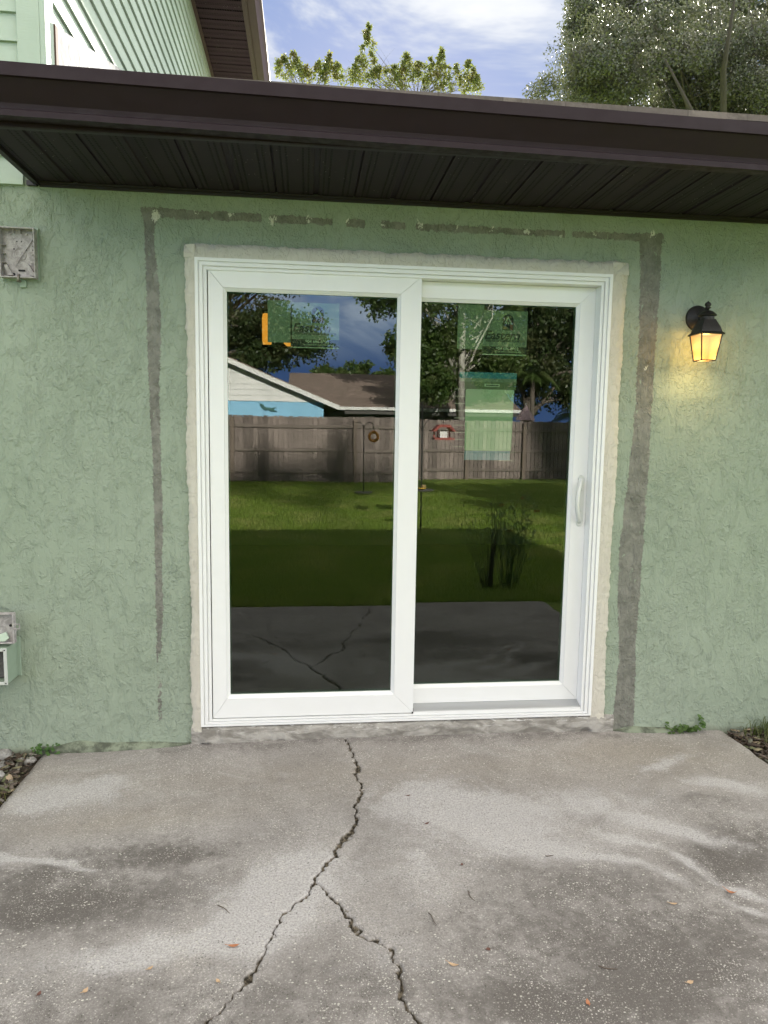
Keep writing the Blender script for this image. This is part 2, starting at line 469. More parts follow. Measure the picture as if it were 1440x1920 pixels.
def b_wood(c0, c1, vert=True):
    def b(q):
        P = q.P
        rnd = q.n('ShaderNodeNewGeometry').outputs['Random Per Island']
        st = q.noise(q.map(P, (26, 26, 1.2) if vert else (1.2, 20, 20)), 2.2, 6, .65, .4)
        c = q.mix(q.ramp(st, .32, .68), c0, c1)
        c = q.mix(q.m('MULTIPLY', rnd, .75), c, tuple(v * .45 for v in c0))
        kn = q.ramp(q.vor(q.map(P, (6, 6, 1.1)), 1.0), .05, .12, 1, 0)
        c = q.mix(q.m('MULTIPLY', kn, .6), c, (.05, .035, .03))
        c = q.mix(q.m('MULTIPLY', q.ramp(q.noise(P, 1.2, 4, .6), .45, .7), .35), c, tuple(v * .6 for v in c0))
        q.put(q.b.inputs['Base Color'], c); setbump(q, st, .004)
    return b


M['fence'] = mat('weathered_fence_boards', rough=.85, build=b_wood((.21, .17, .155), (.42, .345, .315)))
M['rail'] = mat('weathered_fence_rails', rough=.85, build=b_wood((.20, .165, .145), (.35, .29, .26), False))
M['post'] = mat('weathered_fence_posts', rough=.85, build=b_wood((.22, .17, .14), (.30, .24, .20)))


def b_lawn(q):
    P = q.P
    a = q.noise(P, .55, 5, .6); b_ = q.noise(P, 22, 5, .75); d = q.noise(q.map(P, (1, .35, 1)), 75, 3, .7)
    c = q.mix(q.ramp(a, .35, .65), (.160, .262, .038), (.245, .345, .064))
    c = q.mix(q.ramp(b_, .42, .68), c, (.34, .42, .11))
    c = q.mix(q.ramp(d, .50, .66), c, (.055, .090, .018))
    bare = q.ramp(q.noise(q.map(P, loc=(2, 9, 0)), .8, 5, .65), .66, .74)
    c = q.mix(q.m('MULTIPLY', bare, .6), c, (.24, .19, .12))
    q.put(q.b.inputs['Base Color'], c); setbump(q, q.m('ADD', b_, d), .03)


M['lawn'] = mat('lawn_turf', rough=.9, build=b_lawn, spec=.15)


def leafmat(name, cols, rough=.5, trans=.3, spec=.4):
    m = bpy.data.materials.new(name); m.use_nodes = True; t = m.node_tree
    b = t.nodes['Principled BSDF']; q = NG(t)
    rnd = q.n('ShaderNodeNewGeometry').outputs['Random Per Island']
    P = q.n('ShaderNodeTexCoord').outputs['Object']
    cl = q.noise(P, 1.3, 3, .6)
    c = q.mix(rnd, cols[0], cols[1])
    c = q.mix(q.ramp(cl, .45, .66), c, cols[2])
    q.put(b.inputs['Base Color'], c); b.inputs['Roughness'].default_value = rough; b.inputs['Specular IOR Level'].default_value = spec
    tl = q.n('ShaderNodeBsdfTranslucent'); q.put(tl.inputs[0], q.mix(.5, c, (cols[1][0] * 1.8, cols[1][1] * 2.0, cols[1][2])))
    mx = q.n('ShaderNodeMixShader', i_0=trans); q.put(mx.inputs[1], b.outputs[0]); q.put(mx.inputs[2], tl.outputs[0])
    q.put(t.nodes['Material Output'].inputs[0], mx.outputs[0])
    return m


M['oak_leaf'] = leafmat('live_oak_leaves', ((.030, .040, .024), (.125, .130, .092), (.105, .098, .076)), .45, .15, .50)
M['sweetgum'] = leafmat('yellow_green_leaves', ((.075, .095, .028), (.155, .165, .050), (.15, .115, .05)), .5, .36)
M['dark_leaf'] = leafmat('dark_tree_leaves', ((.030, .055, .020), (.065, .100, .032), (.095, .105, .045)), .45, .25)
M['green_leaf'] = leafmat('green_tree_leaves', ((.050, .095, .026), (.105, .165, .042), (.135, .165, .060)), .42, .3)
M['grass'] = leafmat('grass_blades', ((.13, .22, .03), (.26, .35, .06), (.36, .38, .12)), .55, .35, .2)
M['tuft'] = leafmat('dry_edge_grass', ((.06, .09, .025), (.12, .14, .05), (.22, .17, .09)), .55, .3, .2)
M['weed'] = leafmat('weed_leaves', ((.045, .10, .025), (.09, .17, .045), (.07, .12, .03)), .5, .25)
M['palm'] = leafmat('palm_fronds', ((.06, .11, .03), (.12, .17, .05), (.17, .18, .08)), .45, .25)
M['bark'] = mat('grey_bark', rough=.9, build=lambda q: (q.put(q.b.inputs['Base Color'], q.mix(q.noise(q.map(q.P, (1, 1, .3)), 9, 5, .7), (.07, .055, .045), (.20, .17, .14))), setbump(q, q.noise(q.map(q.P, (1, 1, .3)), 14, 5, .7), .03)))
M['oak_bark'] = mat('dark_oak_bark', rough=.95, build=lambda q: q.put(q.b.inputs['Base Color'], q.mix(q.noise(q.map(q.P, (1, 1, .3)), 9, 5, .7), (.025, .020, .017), (.075, .062, .052))))
M['pale_bark'] = mat('pale_bark', rough=.8, build=lambda q: q.put(q.b.inputs['Base Color'], q.mix(q.ramp(q.noise(q.map(q.P, (1, 1, .5)), 5, 5, .7), .4, .6), (.28, .26, .22), (.52, .50, .45))))
M['dark_stem'] = mat('dark_dry_stems', (.045, .05, .03), .8)
M['iron'] = mat('black_iron', (.012, .011, .011), .55, .2)
M['lantern'] = mat('textured_black_lantern_metal', rough=.5, metal=.3, build=lambda q: (q.put(q.b.inputs['Base Color'], q.mix(q.noise(q.P, 60, 4), (.010, .009, .009), (.030, .027, .025))), setbump(q, q.noise(q.P, 220, 3, .6), .0012)))


def emis(name, c, s_, vary=None):
    m = bpy.data.materials.new(name); m.use_nodes = True; t = m.node_tree
    b = t.nodes['Principled BSDF']; b.inputs['Base Color'].default_value = (*[v * .12 for v in c], 1)
    b.inputs['Emission Color'].default_value = (*c, 1); b.inputs['Emission Strength'].default_value = s_
    if vary:
        q = NG(t); P = q.n('ShaderNodeTexCoord').outputs['Object']; vary(q, P, b)
    return m


def vary_lamp(q, P, b):
    # opal glass glows brightest nearest the bulb
    s_ = q.n('ShaderNodeSeparateXYZ', i_0=P)
    d = q.n('ShaderNodeVectorMath', operation='DISTANCE'); q.put(d.inputs[0], P); d.inputs[1].default_value = (1.307, -.165, 1.862)
    f = q.ramp(d.outputs['Value'], .03, .12)
    q.put(b.inputs['Emission Color'], q.mix(f, (1.0, .66, .27), (.95, .48, .13)))
    q.put(b.inputs['Emission Strength'], q.ramp(d.outputs['Value'], .03, .12, .19, .115))
    tr = q.n('ShaderNodeBsdfTransparent'); tr.inputs[0].default_value = (1, .85, .6, 1)
    mx = q.n('ShaderNodeMixShader', i_0=.30); q.put(mx.inputs[1], b.outputs[0]); q.put(mx.inputs[2], tr.outputs[0])
    o = [n_ for n_ in q.nt.nodes if n_.type == 'OUTPUT_MATERIAL'][0]; q.put(o.inputs[0], mx.outputs[0])


M['lampglass'] = emis('lit_opal_glass', (1.0, .66, .25), .5, vary_lamp)
M['amber'] = emis('lit_amber_glass', (1.0, .33, .04), .28)
M['slit'] = emis('daylight_between_blind_slats', (1.0, .93, .72), .10)


def b_old(q):
    P = q.P
    q.put(q.b.inputs['Base Color'], q.mix(q.ramp(q.noise(P, 45, 5, .7, .5), .35, .68), (.27, .25, .25), (.47, .445, .445)))
    setbump(q, q.noise(P, 160, 3, .6), .001)


M['oldplastic'] = mat('weathered_grey_plastic', rough=.75, build=b_old)
M['greenplastic'] = mat('green_painted_plastic', rough=.55, build=lambda q: q.put(q.b.inputs['Base Color'], q.mix(q.noise(q.P, 30, 4), (.24, .31, .24), (.31, .40, .31))))
M['foam'] = mat('dark_grey_filler', rough=.95, build=lambda q: (q.put(q.b.inputs['Base Color'], q.mix(q.noise(q.P, 120, 4, .7), (.06, .06, .06), (.19, .18, .18))), setbump(q, q.noise(q.P, 90, 5, .7), .008)))
M['brass'] = mat('tarnished_metal', (.22, .20, .17), .45, .7)


def b_paper(c0, c1):
    return lambda q: q.put(q.b.inputs['Base Color'], q.mix(q.noise(q.P, 10, 3), c0, c1))


M['paper'] = mat('pale_film_label', rough=.6, build=b_paper((.22, .23, .18), (.26, .27, .21)))
M['paper_big'] = mat('pale_paper_sheet', rough=.6, build=b_paper((.56, .55, .43), (.62, .61, .48)))
M['paper_teal'] = mat('teal_paper_header', rough=.6, build=b_paper((.05, .20, .30), (.06, .24, .34)))
M['paper_olive'] = mat('olive_paper_band', rough=.6, build=b_paper((.16, .17, .10), (.18, .19, .12)))
M['paper_blue'] = mat('pale_blue_paper', rough=.6, build=b_paper((.28, .32, .48), (.32, .36, .52)))
M['ink'] = mat('black_print', (.012, .012, .012), .5)
M['inkred'] = mat('brick_print', (.25, .09, .06), .6)
M['yellow'] = mat('yellow_plastic', (.65, .42, .05), .45)
M['orange'] = mat('orange_plastic', (.55, .22, .03), .45)
M['red'] = mat('barn_red_paint', (.32, .06, .045), .6)
M['teal'] = mat('dark_teal_paint', (.03, .13, .12), .6)
M['pink'] = mat('pink_umbrella_fabric', rough=.8, build=lambda q: q.put(q.b.inputs['Base Color'], q.mix(q.noise(q.P, 3, 3), (.62, .40, .42), (.80, .62, .64))))
M['petal'] = mat('orange_petals', (.85, .17, .02), .6)
M['whitepaint'] = mat('white_house_paint', rough=.6, build=lambda q: q.put(q.b.inputs['Base Color'], q.mix(q.ramp(q.noise(q.P, 2, 5, .7), .5, .75), (.80, .80, .79), (.60, .61, .60))))
M['bluepaint'] = mat('sky_blue_house_paint', rough=.7, build=lambda q: q.put(q.b.inputs['Base Color'], q.mix(q.noise(q.P, 2.5, 5, .7), (.25, .55, .80), (.32, .62, .86))))
M['darkwall'] = mat('dark_grey_finish', (.09, .085, .08), .8)  # even dark grey, also on the trays, birdhouse and blind panel
M['stone'] = mat('river_stone', rough=.8, build=lambda q: (q.put(q.b.inputs['Base Color'], q.mix(q.ramp(q.noise(q.P, 35, 5, .7), .35, .7), (.17, .16, .15), (.40, .39, .375))), setbump(q, q.noise(q.P, 80, 4), .003)))
M['stone_tan'] = mat('tan_stone', rough=.8, build=lambda q: (q.put(q.b.inputs['Base Color'], q.mix(q.noise(q.P, 60, 5, .7), (.28, .21, .14), (.46, .36, .25))), setbump(q, q.noise(q.P, 120, 4), .003)))


def b_mulch(q):
    rnd = q.n('ShaderNodeNewGeometry').outputs['Random Per Island']
    cr = q.n('ShaderNodeValToRGB', i_0=rnd)
    e = cr.color_ramp.elements; e[0].color = (.035, .025, .018, 1); e[1].color = (.34, .27, .18, 1)
    for p_, c_ in ((.45, (.10, .07, .05, 1)), (.7, (.20, .18, .16, 1)), (.82, (.09, .11, .05, 1))):
        x = e.new(p_); x.color = c_
    q.put(q.b.inputs['Base Color'], cr.outputs[0])


M['mulch'] = mat('mulch_chips', rough=.9, build=b_mulch)
M['soil'] = mat('dark_soil', rough=.95, build=lambda q: (q.put(q.b.inputs['Base Color'], q.mix(q.noise(q.P, 40, 5, .7), (.03, .022, .016), (.11, .085, .06))), setbump(q, q.noise(q.P, 60, 5, .7), .02)))
M['dryleaf'] = mat('dry_orange_leaf', rough=.7, build=lambda q: q.put(q.b.inputs['Base Color'], q.mix(q.noise(q.P, 90, 4), (.30, .10, .045), (.46, .22, .11))))
M['dryleaf_dark'] = mat('dry_dark_leaf', rough=.7, build=lambda q: q.put(q.b.inputs['Base Color'], q.mix(q.noise(q.P, 90, 4), (.08, .035, .03), (.16, .07, .05))))
M['dryleaf_tan'] = mat('dry_tan_leaf', rough=.7, build=lambda q: q.put(q.b.inputs['Base Color'], q.mix(q.noise(q.P, 90, 4), (.38, .25, .15), (.55, .40, .26))))
M['twig'] = mat('dry_twig', (.10, .075, .055), .8)

# ------------------------------------------------------------------ ground
lw = MB(); lw.add([(-250, -300, -.03), (250, -300, -.03), (250, 300, -.03), (-250, 300, -.03)], [(0, 1, 2, 3)])
tag(lw.build('lawn', M['lawn']), 'wide mown green lawn running back to the fence', kind='structure')
bd = MB()
for x0, x1 in ((-3.2, -1.597), (1.602, 3.2)):
    bd.add([(x0, -.62 if x0 > 0 else -.75, -.024), (x1, -.62 if x0 > 0 else -.75, -.024), (x1, 0, -.024), (x0, 0, -.024)], [(0, 1, 2, 3)])
tag(bd.build('soil_bed', M['soil']), 'dark soil beds beside the slab along the wall', kind='structure')

crackA = [(-0.272, 0.02), (-0.258, 0.0), (-0.253, -0.076), (-0.239, -0.167), (-0.225, -0.244), (-0.214, -0.278), (-0.241, -0.338), (-0.227, -0.397), (-0.213, -0.442), (-0.237, -0.532), (-0.25, -0.563), (-0.254, -0.628), (-0.255, -0.665), (-0.275, -0.727), (-0.286, -0.757), (-0.317, -0.801), (-0.334, -0.845), (-0.343, -0.887), (-0.358, -0.91), (-0.386, -0.955), (-0.4, -0.987), (-0.413, -1.027)]
crackB = [(-0.413, -1.027), (-0.433, -1.06), (-0.438, -1.098), (-0.459, -1.106), (-0.486, -1.136), (-0.509, -1.172), (-0.514, -1.204), (-0.534, -1.251), (-0.549, -1.298), (-0.562, -1.337), (-0.571, -1.365), (-0.59, -1.392), (-0.595, -1.423), (-0.622, -1.456), (-0.638, -1.493), (-0.661, -1.516), (-0.683, -1.546), (-0.72, -1.62), (-.80, -1.70), (-.93, -1.80), (-1.02, -1.95), (-1.2, -2.08), (-1.4, -2.2)]
crackC = [(-0.409, -1.02), (-0.388, -1.056), (-0.368, -1.096), (-0.336, -1.129), (-0.319, -1.179), (-0.306, -1.222), (-0.286, -1.264), (-0.265, -1.292), (-0.243, -1.3), (-0.223, -1.323), (-0.203, -1.345), (-0.196, -1.38), (-0.188, -1.404), (-0.189, -1.447), (-0.192, -1.491), (-0.19, -1.526), (-0.175, -1.56), (-0.16, -1.593), (-.13, -1.68), (-.12, -1.78), (-.05, -1.9), (-.03, -2.1), (.06, -2.3), (.08, -2.56)]


def seg_dist(X, Y, line):
    D = np.full(X.shape, 9.0)
    for (x0, y0), (x1, y1) in zip(line[:-1], line[1:]):
        dx, dy = x1 - x0, y1 - y0; L2 = dx * dx + dy * dy
        t = np.clip(((X - x0) * dx + (Y - y0) * dy) / L2, 0, 1)
        D = np.minimum(D, np.hypot(X - x0 - t * dx, Y - y0 - t * dy))
    return D


def blobs(X, Y, L):
    o = np.zeros(X.shape)
    for x, y, rx, ry, a, th in L:
        c, s_ = math.cos(R(th)), math.sin(R(th)); u = (X - x) * c + (Y - y) * s_; v = -(X - x) * s_ + (Y - y) * c
        o += a * np.exp(-(u / rx) ** 2 - (v / ry) ** 2)
    return o


xs = np.concatenate([np.arange(-1.594, -.78, .018), np.arange(-.78, -.08, .0032), np.arange(-.08, 1.595, .018), [1.599]])
ys = np.concatenate([np.arange(-2.55, -1.75, .012), np.arange(-1.75, .005, .0034), [.008, .03, .1]])
X, Y, F = grid(xs, ys)
PN = np.stack([X, Y], -1)
wig = (vnoise(PN, 55, 1) - .5) * .018 + (vnoise(PN, 140, 2) - .5) * .008
wig2 = (vnoise(PN, 60, 3) - .5) * .018
Xw, Yw = X + wig, Y + wig2
dA, dB, dC = seg_dist(Xw, Yw, crackA), seg_dist(Xw, Yw, crackB), seg_dist(Xw, Yw, crackC)
wA = .0035 + .0095 * vnoise(PN, 14, 5) * (vnoise(PN, 5, 9) > .35); wB = .0022 + .0055 * vnoise(PN, 17, 6) ** 1.6; wC = .0026 + .0065 * vnoise(PN, 15, 7) ** 1.5
K = np.maximum(np.maximum(np.exp(-(dA / wA) ** 2), np.exp(-(dB / wB) ** 2)), np.exp(-(dC / wC) ** 2))
Z = -.014 * K + .0035 * (vnoise(PN, 1.3, 20) - .5) + .0012 * (vnoise(PN, 14, 21) - .5)
Z += .032 * np.exp(-(Y / .30) ** 2) * np.exp(-(X / 1.1) ** 4)
edge = np.minimum(np.minimum(X + 1.594, 1.599 - X), Y + 2.55)
Z -= .010 * np.exp(-np.clip(edge, 0, 1) / .012) * (.4 + vnoise(PN, 18, 8))
# lower lip of the crack on the left side sits a few mm down
X0_, Y0_ = X, Y
X = X + .10 * (vnoise(PN, 3.1, 71) - .5) + .05 * (vnoise(PN, 8, 72) - .5) + .03 * (vnoise(PN, 21, 73) - .5)
Y = Y + .08 * (vnoise(PN, 3.4, 74) - .5) + .04 * (vnoise(PN, 9, 75) - .5) + .02 * (vnoise(PN, 24, 76) - .5)
LIGHT = blobs(X, Y, [(-1.36, -.40, .22, .08, .75, 18), (-1.46, -.51, .12, .06, .6, 10), (-.46, -.97, .13, .12, .85, 50), (-.56, -1.14, .13, .13, .95, 60), (-.60, -1.27, .12, .10, .75, 0),
                     (.07, -.56, .20, .16, .65, -30), (.20, -.72, .25, .15, .75, -30), (.35, -.90, .25, .07, .55, -10), (.90, -.85, .26, .07, .85, -35), (1.35, -.575, .16, .05, .9, -20),
                     (-.84, -1.30, .30, .07, .5, 12), (-1.02, -1.30, .22, .06, .5, 8), (1.12, -.32, .17, .045, .8, 25), (.04, -1.02, .3, .16, .2, 0), (.55, -.62, .25, .1, .3, 0), (-.1, -.95, .12, .2, .3, 0), (.25, -.66, .5, .2, .35, -15), (-.55, -1.12, .22, .25, .35, 50), (.95, -.6, .35, .12, .3, 10), (-.2, -1.35, .15, .15, .3, 0), (-1.3, -.42, .3, .12, .3, 10)])
LIGHT += .95 * np.exp(-(seg_dist(X, Y + (vnoise(PN, 6, 4) - .5) * .03, [(-1.56, -.775), (-1.464, -.787), (-1.352, -.811), (-1.237, -.851), (-1.103, -.905)]) / .016) ** 2) * np.clip((-.95 - X) / .25, 0, 1)
LIGHT += .75 * (.4 + vnoise(PN, 14, 78)) * np.exp(-(seg_dist(X, Y, [(.60, -.84), (0.74, -0.935), (0.825, -1.063), (0.868, -1.177), (0.949, -1.297), (1.0, -1.4)]) / .022) ** 2)
LIGHT += .6 * (.4 + vnoise(PN, 12, 79)) * np.exp(-(seg_dist(X, Y, [(.40, -.93), (0.54, -0.97), (0.66, -1.02), (0.77, -1.129), (0.826, -1.274), (0.916, -1.345), (.97, -1.42)]) / .02) ** 2)
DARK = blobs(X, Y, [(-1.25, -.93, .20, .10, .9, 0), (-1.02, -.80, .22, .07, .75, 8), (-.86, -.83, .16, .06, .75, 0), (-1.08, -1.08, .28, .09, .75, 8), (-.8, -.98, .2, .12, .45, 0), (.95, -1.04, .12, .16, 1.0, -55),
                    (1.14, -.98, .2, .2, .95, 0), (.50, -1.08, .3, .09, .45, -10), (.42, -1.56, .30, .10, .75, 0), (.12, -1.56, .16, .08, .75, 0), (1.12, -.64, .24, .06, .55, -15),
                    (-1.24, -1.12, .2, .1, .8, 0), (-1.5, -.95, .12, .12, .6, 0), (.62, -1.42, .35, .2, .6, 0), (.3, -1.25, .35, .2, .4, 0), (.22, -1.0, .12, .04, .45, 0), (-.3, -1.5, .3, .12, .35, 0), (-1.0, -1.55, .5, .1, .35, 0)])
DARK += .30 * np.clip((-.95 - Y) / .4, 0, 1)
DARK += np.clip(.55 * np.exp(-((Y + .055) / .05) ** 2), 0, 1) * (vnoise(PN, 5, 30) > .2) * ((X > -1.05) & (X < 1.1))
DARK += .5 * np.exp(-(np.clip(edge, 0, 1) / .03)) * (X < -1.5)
STK = .55 + .9 * (vnoise(PN, 17, 77) - .4)
X, Y = X0_, Y0_
TAN = .7 * np.clip(.75 - np.abs(Y + .32) / .45, 0, 1) * (.55 + .8 * vnoise(PN, 2.2, 31)) + blobs(X, Y, [(-1.1, -.62, .4, .08, .6, 5), (.95, -.2, .4, .12, .5, 0), (-.75, -1.28, .1, .08, .4, 0)])
I0 = np.arange(X.size).reshape(X.shape)
Vt = np.stack([X, Y, Z], -1).reshape(-1, 3)
bord = np.concatenate([I0[0, :], I0[1:, -1], I0[-1, -2::-1], I0[-2:0:-1, 0]])
Vb = Vt[bord].copy(); Vb[:, 2] = -.12
nb = len(bord); base_i = len(Vt) + np.arange(nb)
Fs = np.stack([bord, base_i, np.roll(base_i, -1), np.roll(bord, -1)], -1)
ext = lambda A: np.concatenate([A.reshape(-1), A.reshape(-1)[bord] * .5])
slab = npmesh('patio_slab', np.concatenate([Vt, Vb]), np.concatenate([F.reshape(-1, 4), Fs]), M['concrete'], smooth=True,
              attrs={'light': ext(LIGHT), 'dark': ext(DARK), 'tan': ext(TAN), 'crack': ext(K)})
tag(slab, 'cracked stained grey concrete patio slab in front of the sliding door', kind='structure')

# ------------------------------------------------------------------ the green house
house = empty('stucco_house', (0, 0, 0), 'sage green stucco house wall with white sliding glass door and brown eave', 'house')

OX0, OX1, OZ0, OZ1 = -.925, .925, .088, 2.155
xs = np.unique(np.round(np.concatenate([np.arange(-3.6, -1.9, .05), np.arange(-1.9, OX0, .0125), [OX0, OX1], np.arange(OX0, OX1, .0125), np.arange(OX1, 2.1, .0125), np.arange(2.1, 3.31, .05)]), 4))
zs = np.unique(np.round(np.concatenate([[-.1, OZ0, OZ1], np.arange(-.05, 2.44, .0125), [2.46]]), 4))
X, Zg, F = grid(xs, zs)
cx_ = (X[:-1, :-1] + X[1:, 1:]) / 2; cz_ = (Zg[:-1, :-1] + Zg[1:, 1:]) / 2
keep = ~((cx_ > OX0) & (cx_ < OX1) & (cz_ > OZ0) & (cz_ < OZ1))


def band(zz, L):
    a = np.array(L); o = np.argsort(a[:, 1]); return np.interp(zz, a[o, 1], a[o, 0])


gLl = [(-1.119, 2.341), (-1.114, 2.166), (-1.112, 1.884), (-1.112, 1.663), (-1.106, 1.438), (-1.102, 1.209), (-1.1, 0.976), (-1.103, 0.739), (-1.103, 0.497), (-1.099, 0.252), (-1.097, 0.14)]
gLr = [(-1.051, 2.329), (-1.078, 2.232), (-1.063, 2.06), (-1.053, 1.886), (-1.064, 1.664), (-1.068, 1.438), (-1.066, 1.209), (-1.063, 1.023), (-1.071, 0.834), (-1.070, 0.666), (-1.081, 0.448), (-1.101, .40), (-1.103, .36), (-1.083, 0.30), (-1.087, 0.139)]
gRl = [(1.033, 2.314), (1.049, 2.141), (1.055, 1.859), (1.057, 1.57), (1.052, 1.399), (1.041, 1.226), (1.029, 1.076), (1.018, 0.899), (1.027, 0.643), (1.048, 0.355), (1.031, 0.076)]
gRr = [(1.138, 2.33), (1.144, 2.145), (1.139, 1.861), (1.139, 1.572), (1.139, 1.277), (1.136, 1.026), (1.133, 0.719), (1.128, 0.459), (1.14, 0.073)]
sdL = np.minimum(X - band(Zg, gLl), band(Zg, gLr) - X); sdL = np.minimum(sdL, np.minimum(2.342 - Zg, Zg - .13))
sdR = np.minimum(X - band(Zg, gRl), band(Zg, gRr) - X); sdR = np.minimum(sdR, np.minimum(2.334 - Zg, Zg - .0))
tt = np.interp(X, [-1.126, -.79, -.389, .071, .546, 1.137], [2.335, 2.329, 2.326, 2.321, 2.319, 2.325])
tb = np.interp(X, [-1.051, -.79, -.389, .071, .547, 1.039], [2.306, 2.306, 2.307, 2.303, 2.305, 2.303])
sdT = np.minimum(np.minimum(tt - Zg, Zg - tb), np.minimum(X + 1.12, 1.14 - X))
gaps = vnoise(np.stack([X * 1.0, Zg * 0], -1), 13, 41) * .6 + vnoise(np.stack([X, Zg * 0], -1), 34, 42) * .4
sdT = sdT + .006 - .04 * np.clip((gaps - .72) / .05, 0, 1)
SD = np.clip(np.maximum(np.maximum(sdL, sdR), sdT), -.2, .05)
# widen so bands a few cm wide survive the noisy threshold
CH = np.zeros(X.shape)
for i_, (x, z) in enumerate([(-1.07, 2.313), (-1.062, 2.300), (-0.91, 2.321), (-0.757, 2.328), (-0.589, 2.319), (-0.589, 2.300), (-0.436, 2.321), (-0.275, 2.322), (-0.115, 2.319), (0.038, 2.321), (0.2, 2.317), (0.359, 2.318), (0.517, 2.312), (0.673, 2.314), (0.829, 2.316), (1.098, 2.328), (1.103, 1.74)]):
    CH += (.55 + .22 * (i_ % 3 == 0)) * np.exp(-((X - x) / .020) ** 2 - ((Zg - z) / .022) ** 2)
DAMP = np.exp(-np.clip(Zg, 0, 9) / .05) * .95
PNz = np.stack([X, Zg], -1)
YW = -.0045 * vnoise(PNz, 9, 12) - .003 * vnoise(PNz, 23, 13)
YW += -.012 * np.exp(-np.clip(Zg, 0, 9) / .035) * vnoise(PNz, 11, 14)
Vw = np.stack([X, YW, Zg], -1).reshape(-1, 3)
wall = npmesh('stucco_wall', Vw, F[keep].reshape(-1, 4), M['stucco'], house, smooth=True,
              attrs={'gray': SD, 'chip': CH, 'damp': DAMP})
w = MB()   # wall thickness and reveals behind the stucco face
w.box(-3.6, OX0 - .001, .012, .18, -.1, 2.46); w.box(OX1 + .001, 3.3, .012, .18, -.1, 2.46)
w.box(OX0 - .001, OX1 + .001, .012, .18, OZ1, 2.46); w.box(OX0 - .001, OX1 + .001, .012, .18, -.1, OZ0 - .003)
w.box(3.12, 3.3, .18, 8.0, -.1, 2.46); w.box(-3.6, -3.45, .18, 8.0, -.1, 2.46); w.box(-3.45, 3.12, 7.85, 8.0, -.1, 2.46)
w.build('wall_core', M['plaster'], house)


# mortar surround
def mortar():
    mb = MB()
    def strip(p0, p1, outdir, wid, seed, inner_y=-.026):
        r_ = random.Random(seed); n = int((Vector(p1) - Vector(p0)).length / .007)
        prev = None; o = 0.0; slow = 0.0
        for i in range(n + 1):
            t = i / n; x = p0[0] + (p1[0] - p0[0]) * t; z = p0[1] + (p1[1] - p0[1]) * t
            slow = slow * .96 + r_.uniform(-.0016, .0016); o = o * .6 + r_.uniform(-.0022, .0022)
            if r_.random() < .03: o += r_.uniform(.003, .008)
            wd = wid + slow + o
            ring = []
            for fr, yy in ((0, inner_y), (.25, inner_y - .001), (.6, -.021 + r_.uniform(-.0015, .0015)), (.93, -.015 + r_.uniform(-.002, .002)), (1.0, -.001)):
                ring.append((x + outdir[0] * wd * fr, yy, z + outdir[1] * wd * fr))
            k = len(mb.v); mb.v += ring
            if prev is not None:
                for j in range(4):
                    q_ = (prev + j, prev + j + 1, k + j + 1, k + j)
                    mb.f.append(q_ if flip else q_[::-1]); mb.mi.append(0)
            prev = k
    flip = False; strip((-.908, .075), (-.908, 2.195), (-1, 0), .046, 1)
    flip = True; strip((.908, .062), (.908, 2.195), (1, 0), .076, 2)
    flip = False; strip((-.953, 2.141), (.983, 2.141), (0, 1), .061, 3, -.0275)
    return mb


mortar().build('mortar_surround', M['mortar'], house, smooth=True)

# rough concrete sill below the door and the low lip along the wall foot
xs2 = np.arange(-.955, 1.035, .006); ts = np.linspace(0, 1, 16)
Xs, T, F2 = grid(xs2, ts); P2 = np.stack([Xs, T * .1], -1)
endt = np.clip(np.minimum(Xs + .955, 1.029 - Xs) / .06, 0, 1)
zz = T * .096; yy = -.012 - .016 * endt * np.sqrt(np.clip(1 - T ** 4, 0, 1)) - .007 * vnoise(P2, 26, 51) - .004 * vnoise(P2, 80, 52) + .012 * (vnoise(P2, 9, 53) > .82)
npmesh('concrete_sill', np.stack([Xs, np.where(T > .98, -.002, yy), zz + .004 * vnoise(P2, 15, 54) * (T > .5)], -1).reshape(-1, 3), F2.reshape(-1, 4), M['sill'], house, smooth=True)
b = MB(); b.box(-.953, 1.027, -.012, .012, -.02, .094); b.build('sill_core', M['sill'], house)


def lip(x0, x1, seed, hh):
    xa = np.arange(x0, x1, .008); Xl, Tl, Fl = grid(xa, np.linspace(0, 1, 8)); Pl = np.stack([Xl, Tl * .05], -1)
    e = np.clip(np.minimum(Xl - x0, x1 - Xl) / .05, 0, 1)
    h_ = hh * (.6 + .8 * vnoise(np.stack([Xl, Xl * 0], -1), 7, seed))
    y_ = -.012 - e * .020 * (1 - Tl ** 3) - .008 * vnoise(Pl, 30, seed + 1)
    return np.stack([Xl, np.where(Tl > .95, -.003, y_), Tl * h_], -1).reshape(-1, 3), Fl.reshape(-1, 4)


for x0, x1, sd_, hh in ((-1.60, -.955, 60, .034), (1.03, 1.36, 70, .024)):
    V_, F_ = lip(x0, x1, sd_, hh); npmesh('wall_foot_lip', V_, F_, M['foot'], house, smooth=True)

# ---- eave: soffit, fascia, gutter, roof
ZS = 2.417; YE = -.568; XL, XR = -1.522, 3.35
sf = MB(); x = XL; k = 0
pts = [(XL, ZS)]
j = -1.546
while j < XR:
    if k % 2 == 0:   # sharp joint
        if j > XL + .01: pts += [(j - .004, ZS), (j - .002, ZS + .008), (j + .002, ZS + .008), (j + .005, ZS - .002), (j + .010, ZS)]
    else:            # wide flat channel
        pts += [(j - .012, ZS), (j - .008, ZS + .007), (j + .010, ZS + .007), (j + .014, ZS)]
    j += .1625; k += 1
pts = [p for p in pts if p[0] < XR] + [(XR, ZS)]
n = len(pts)
sf.add([(p[0], YE, p[1]) for p in pts] + [(p[0], .011, p[1]) for p in pts], [(i, i + n, i + n + 1, i + 1) for i in range(n - 1)])
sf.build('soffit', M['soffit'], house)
tr = MB()
xw = np.arange(XL, XR, .163)
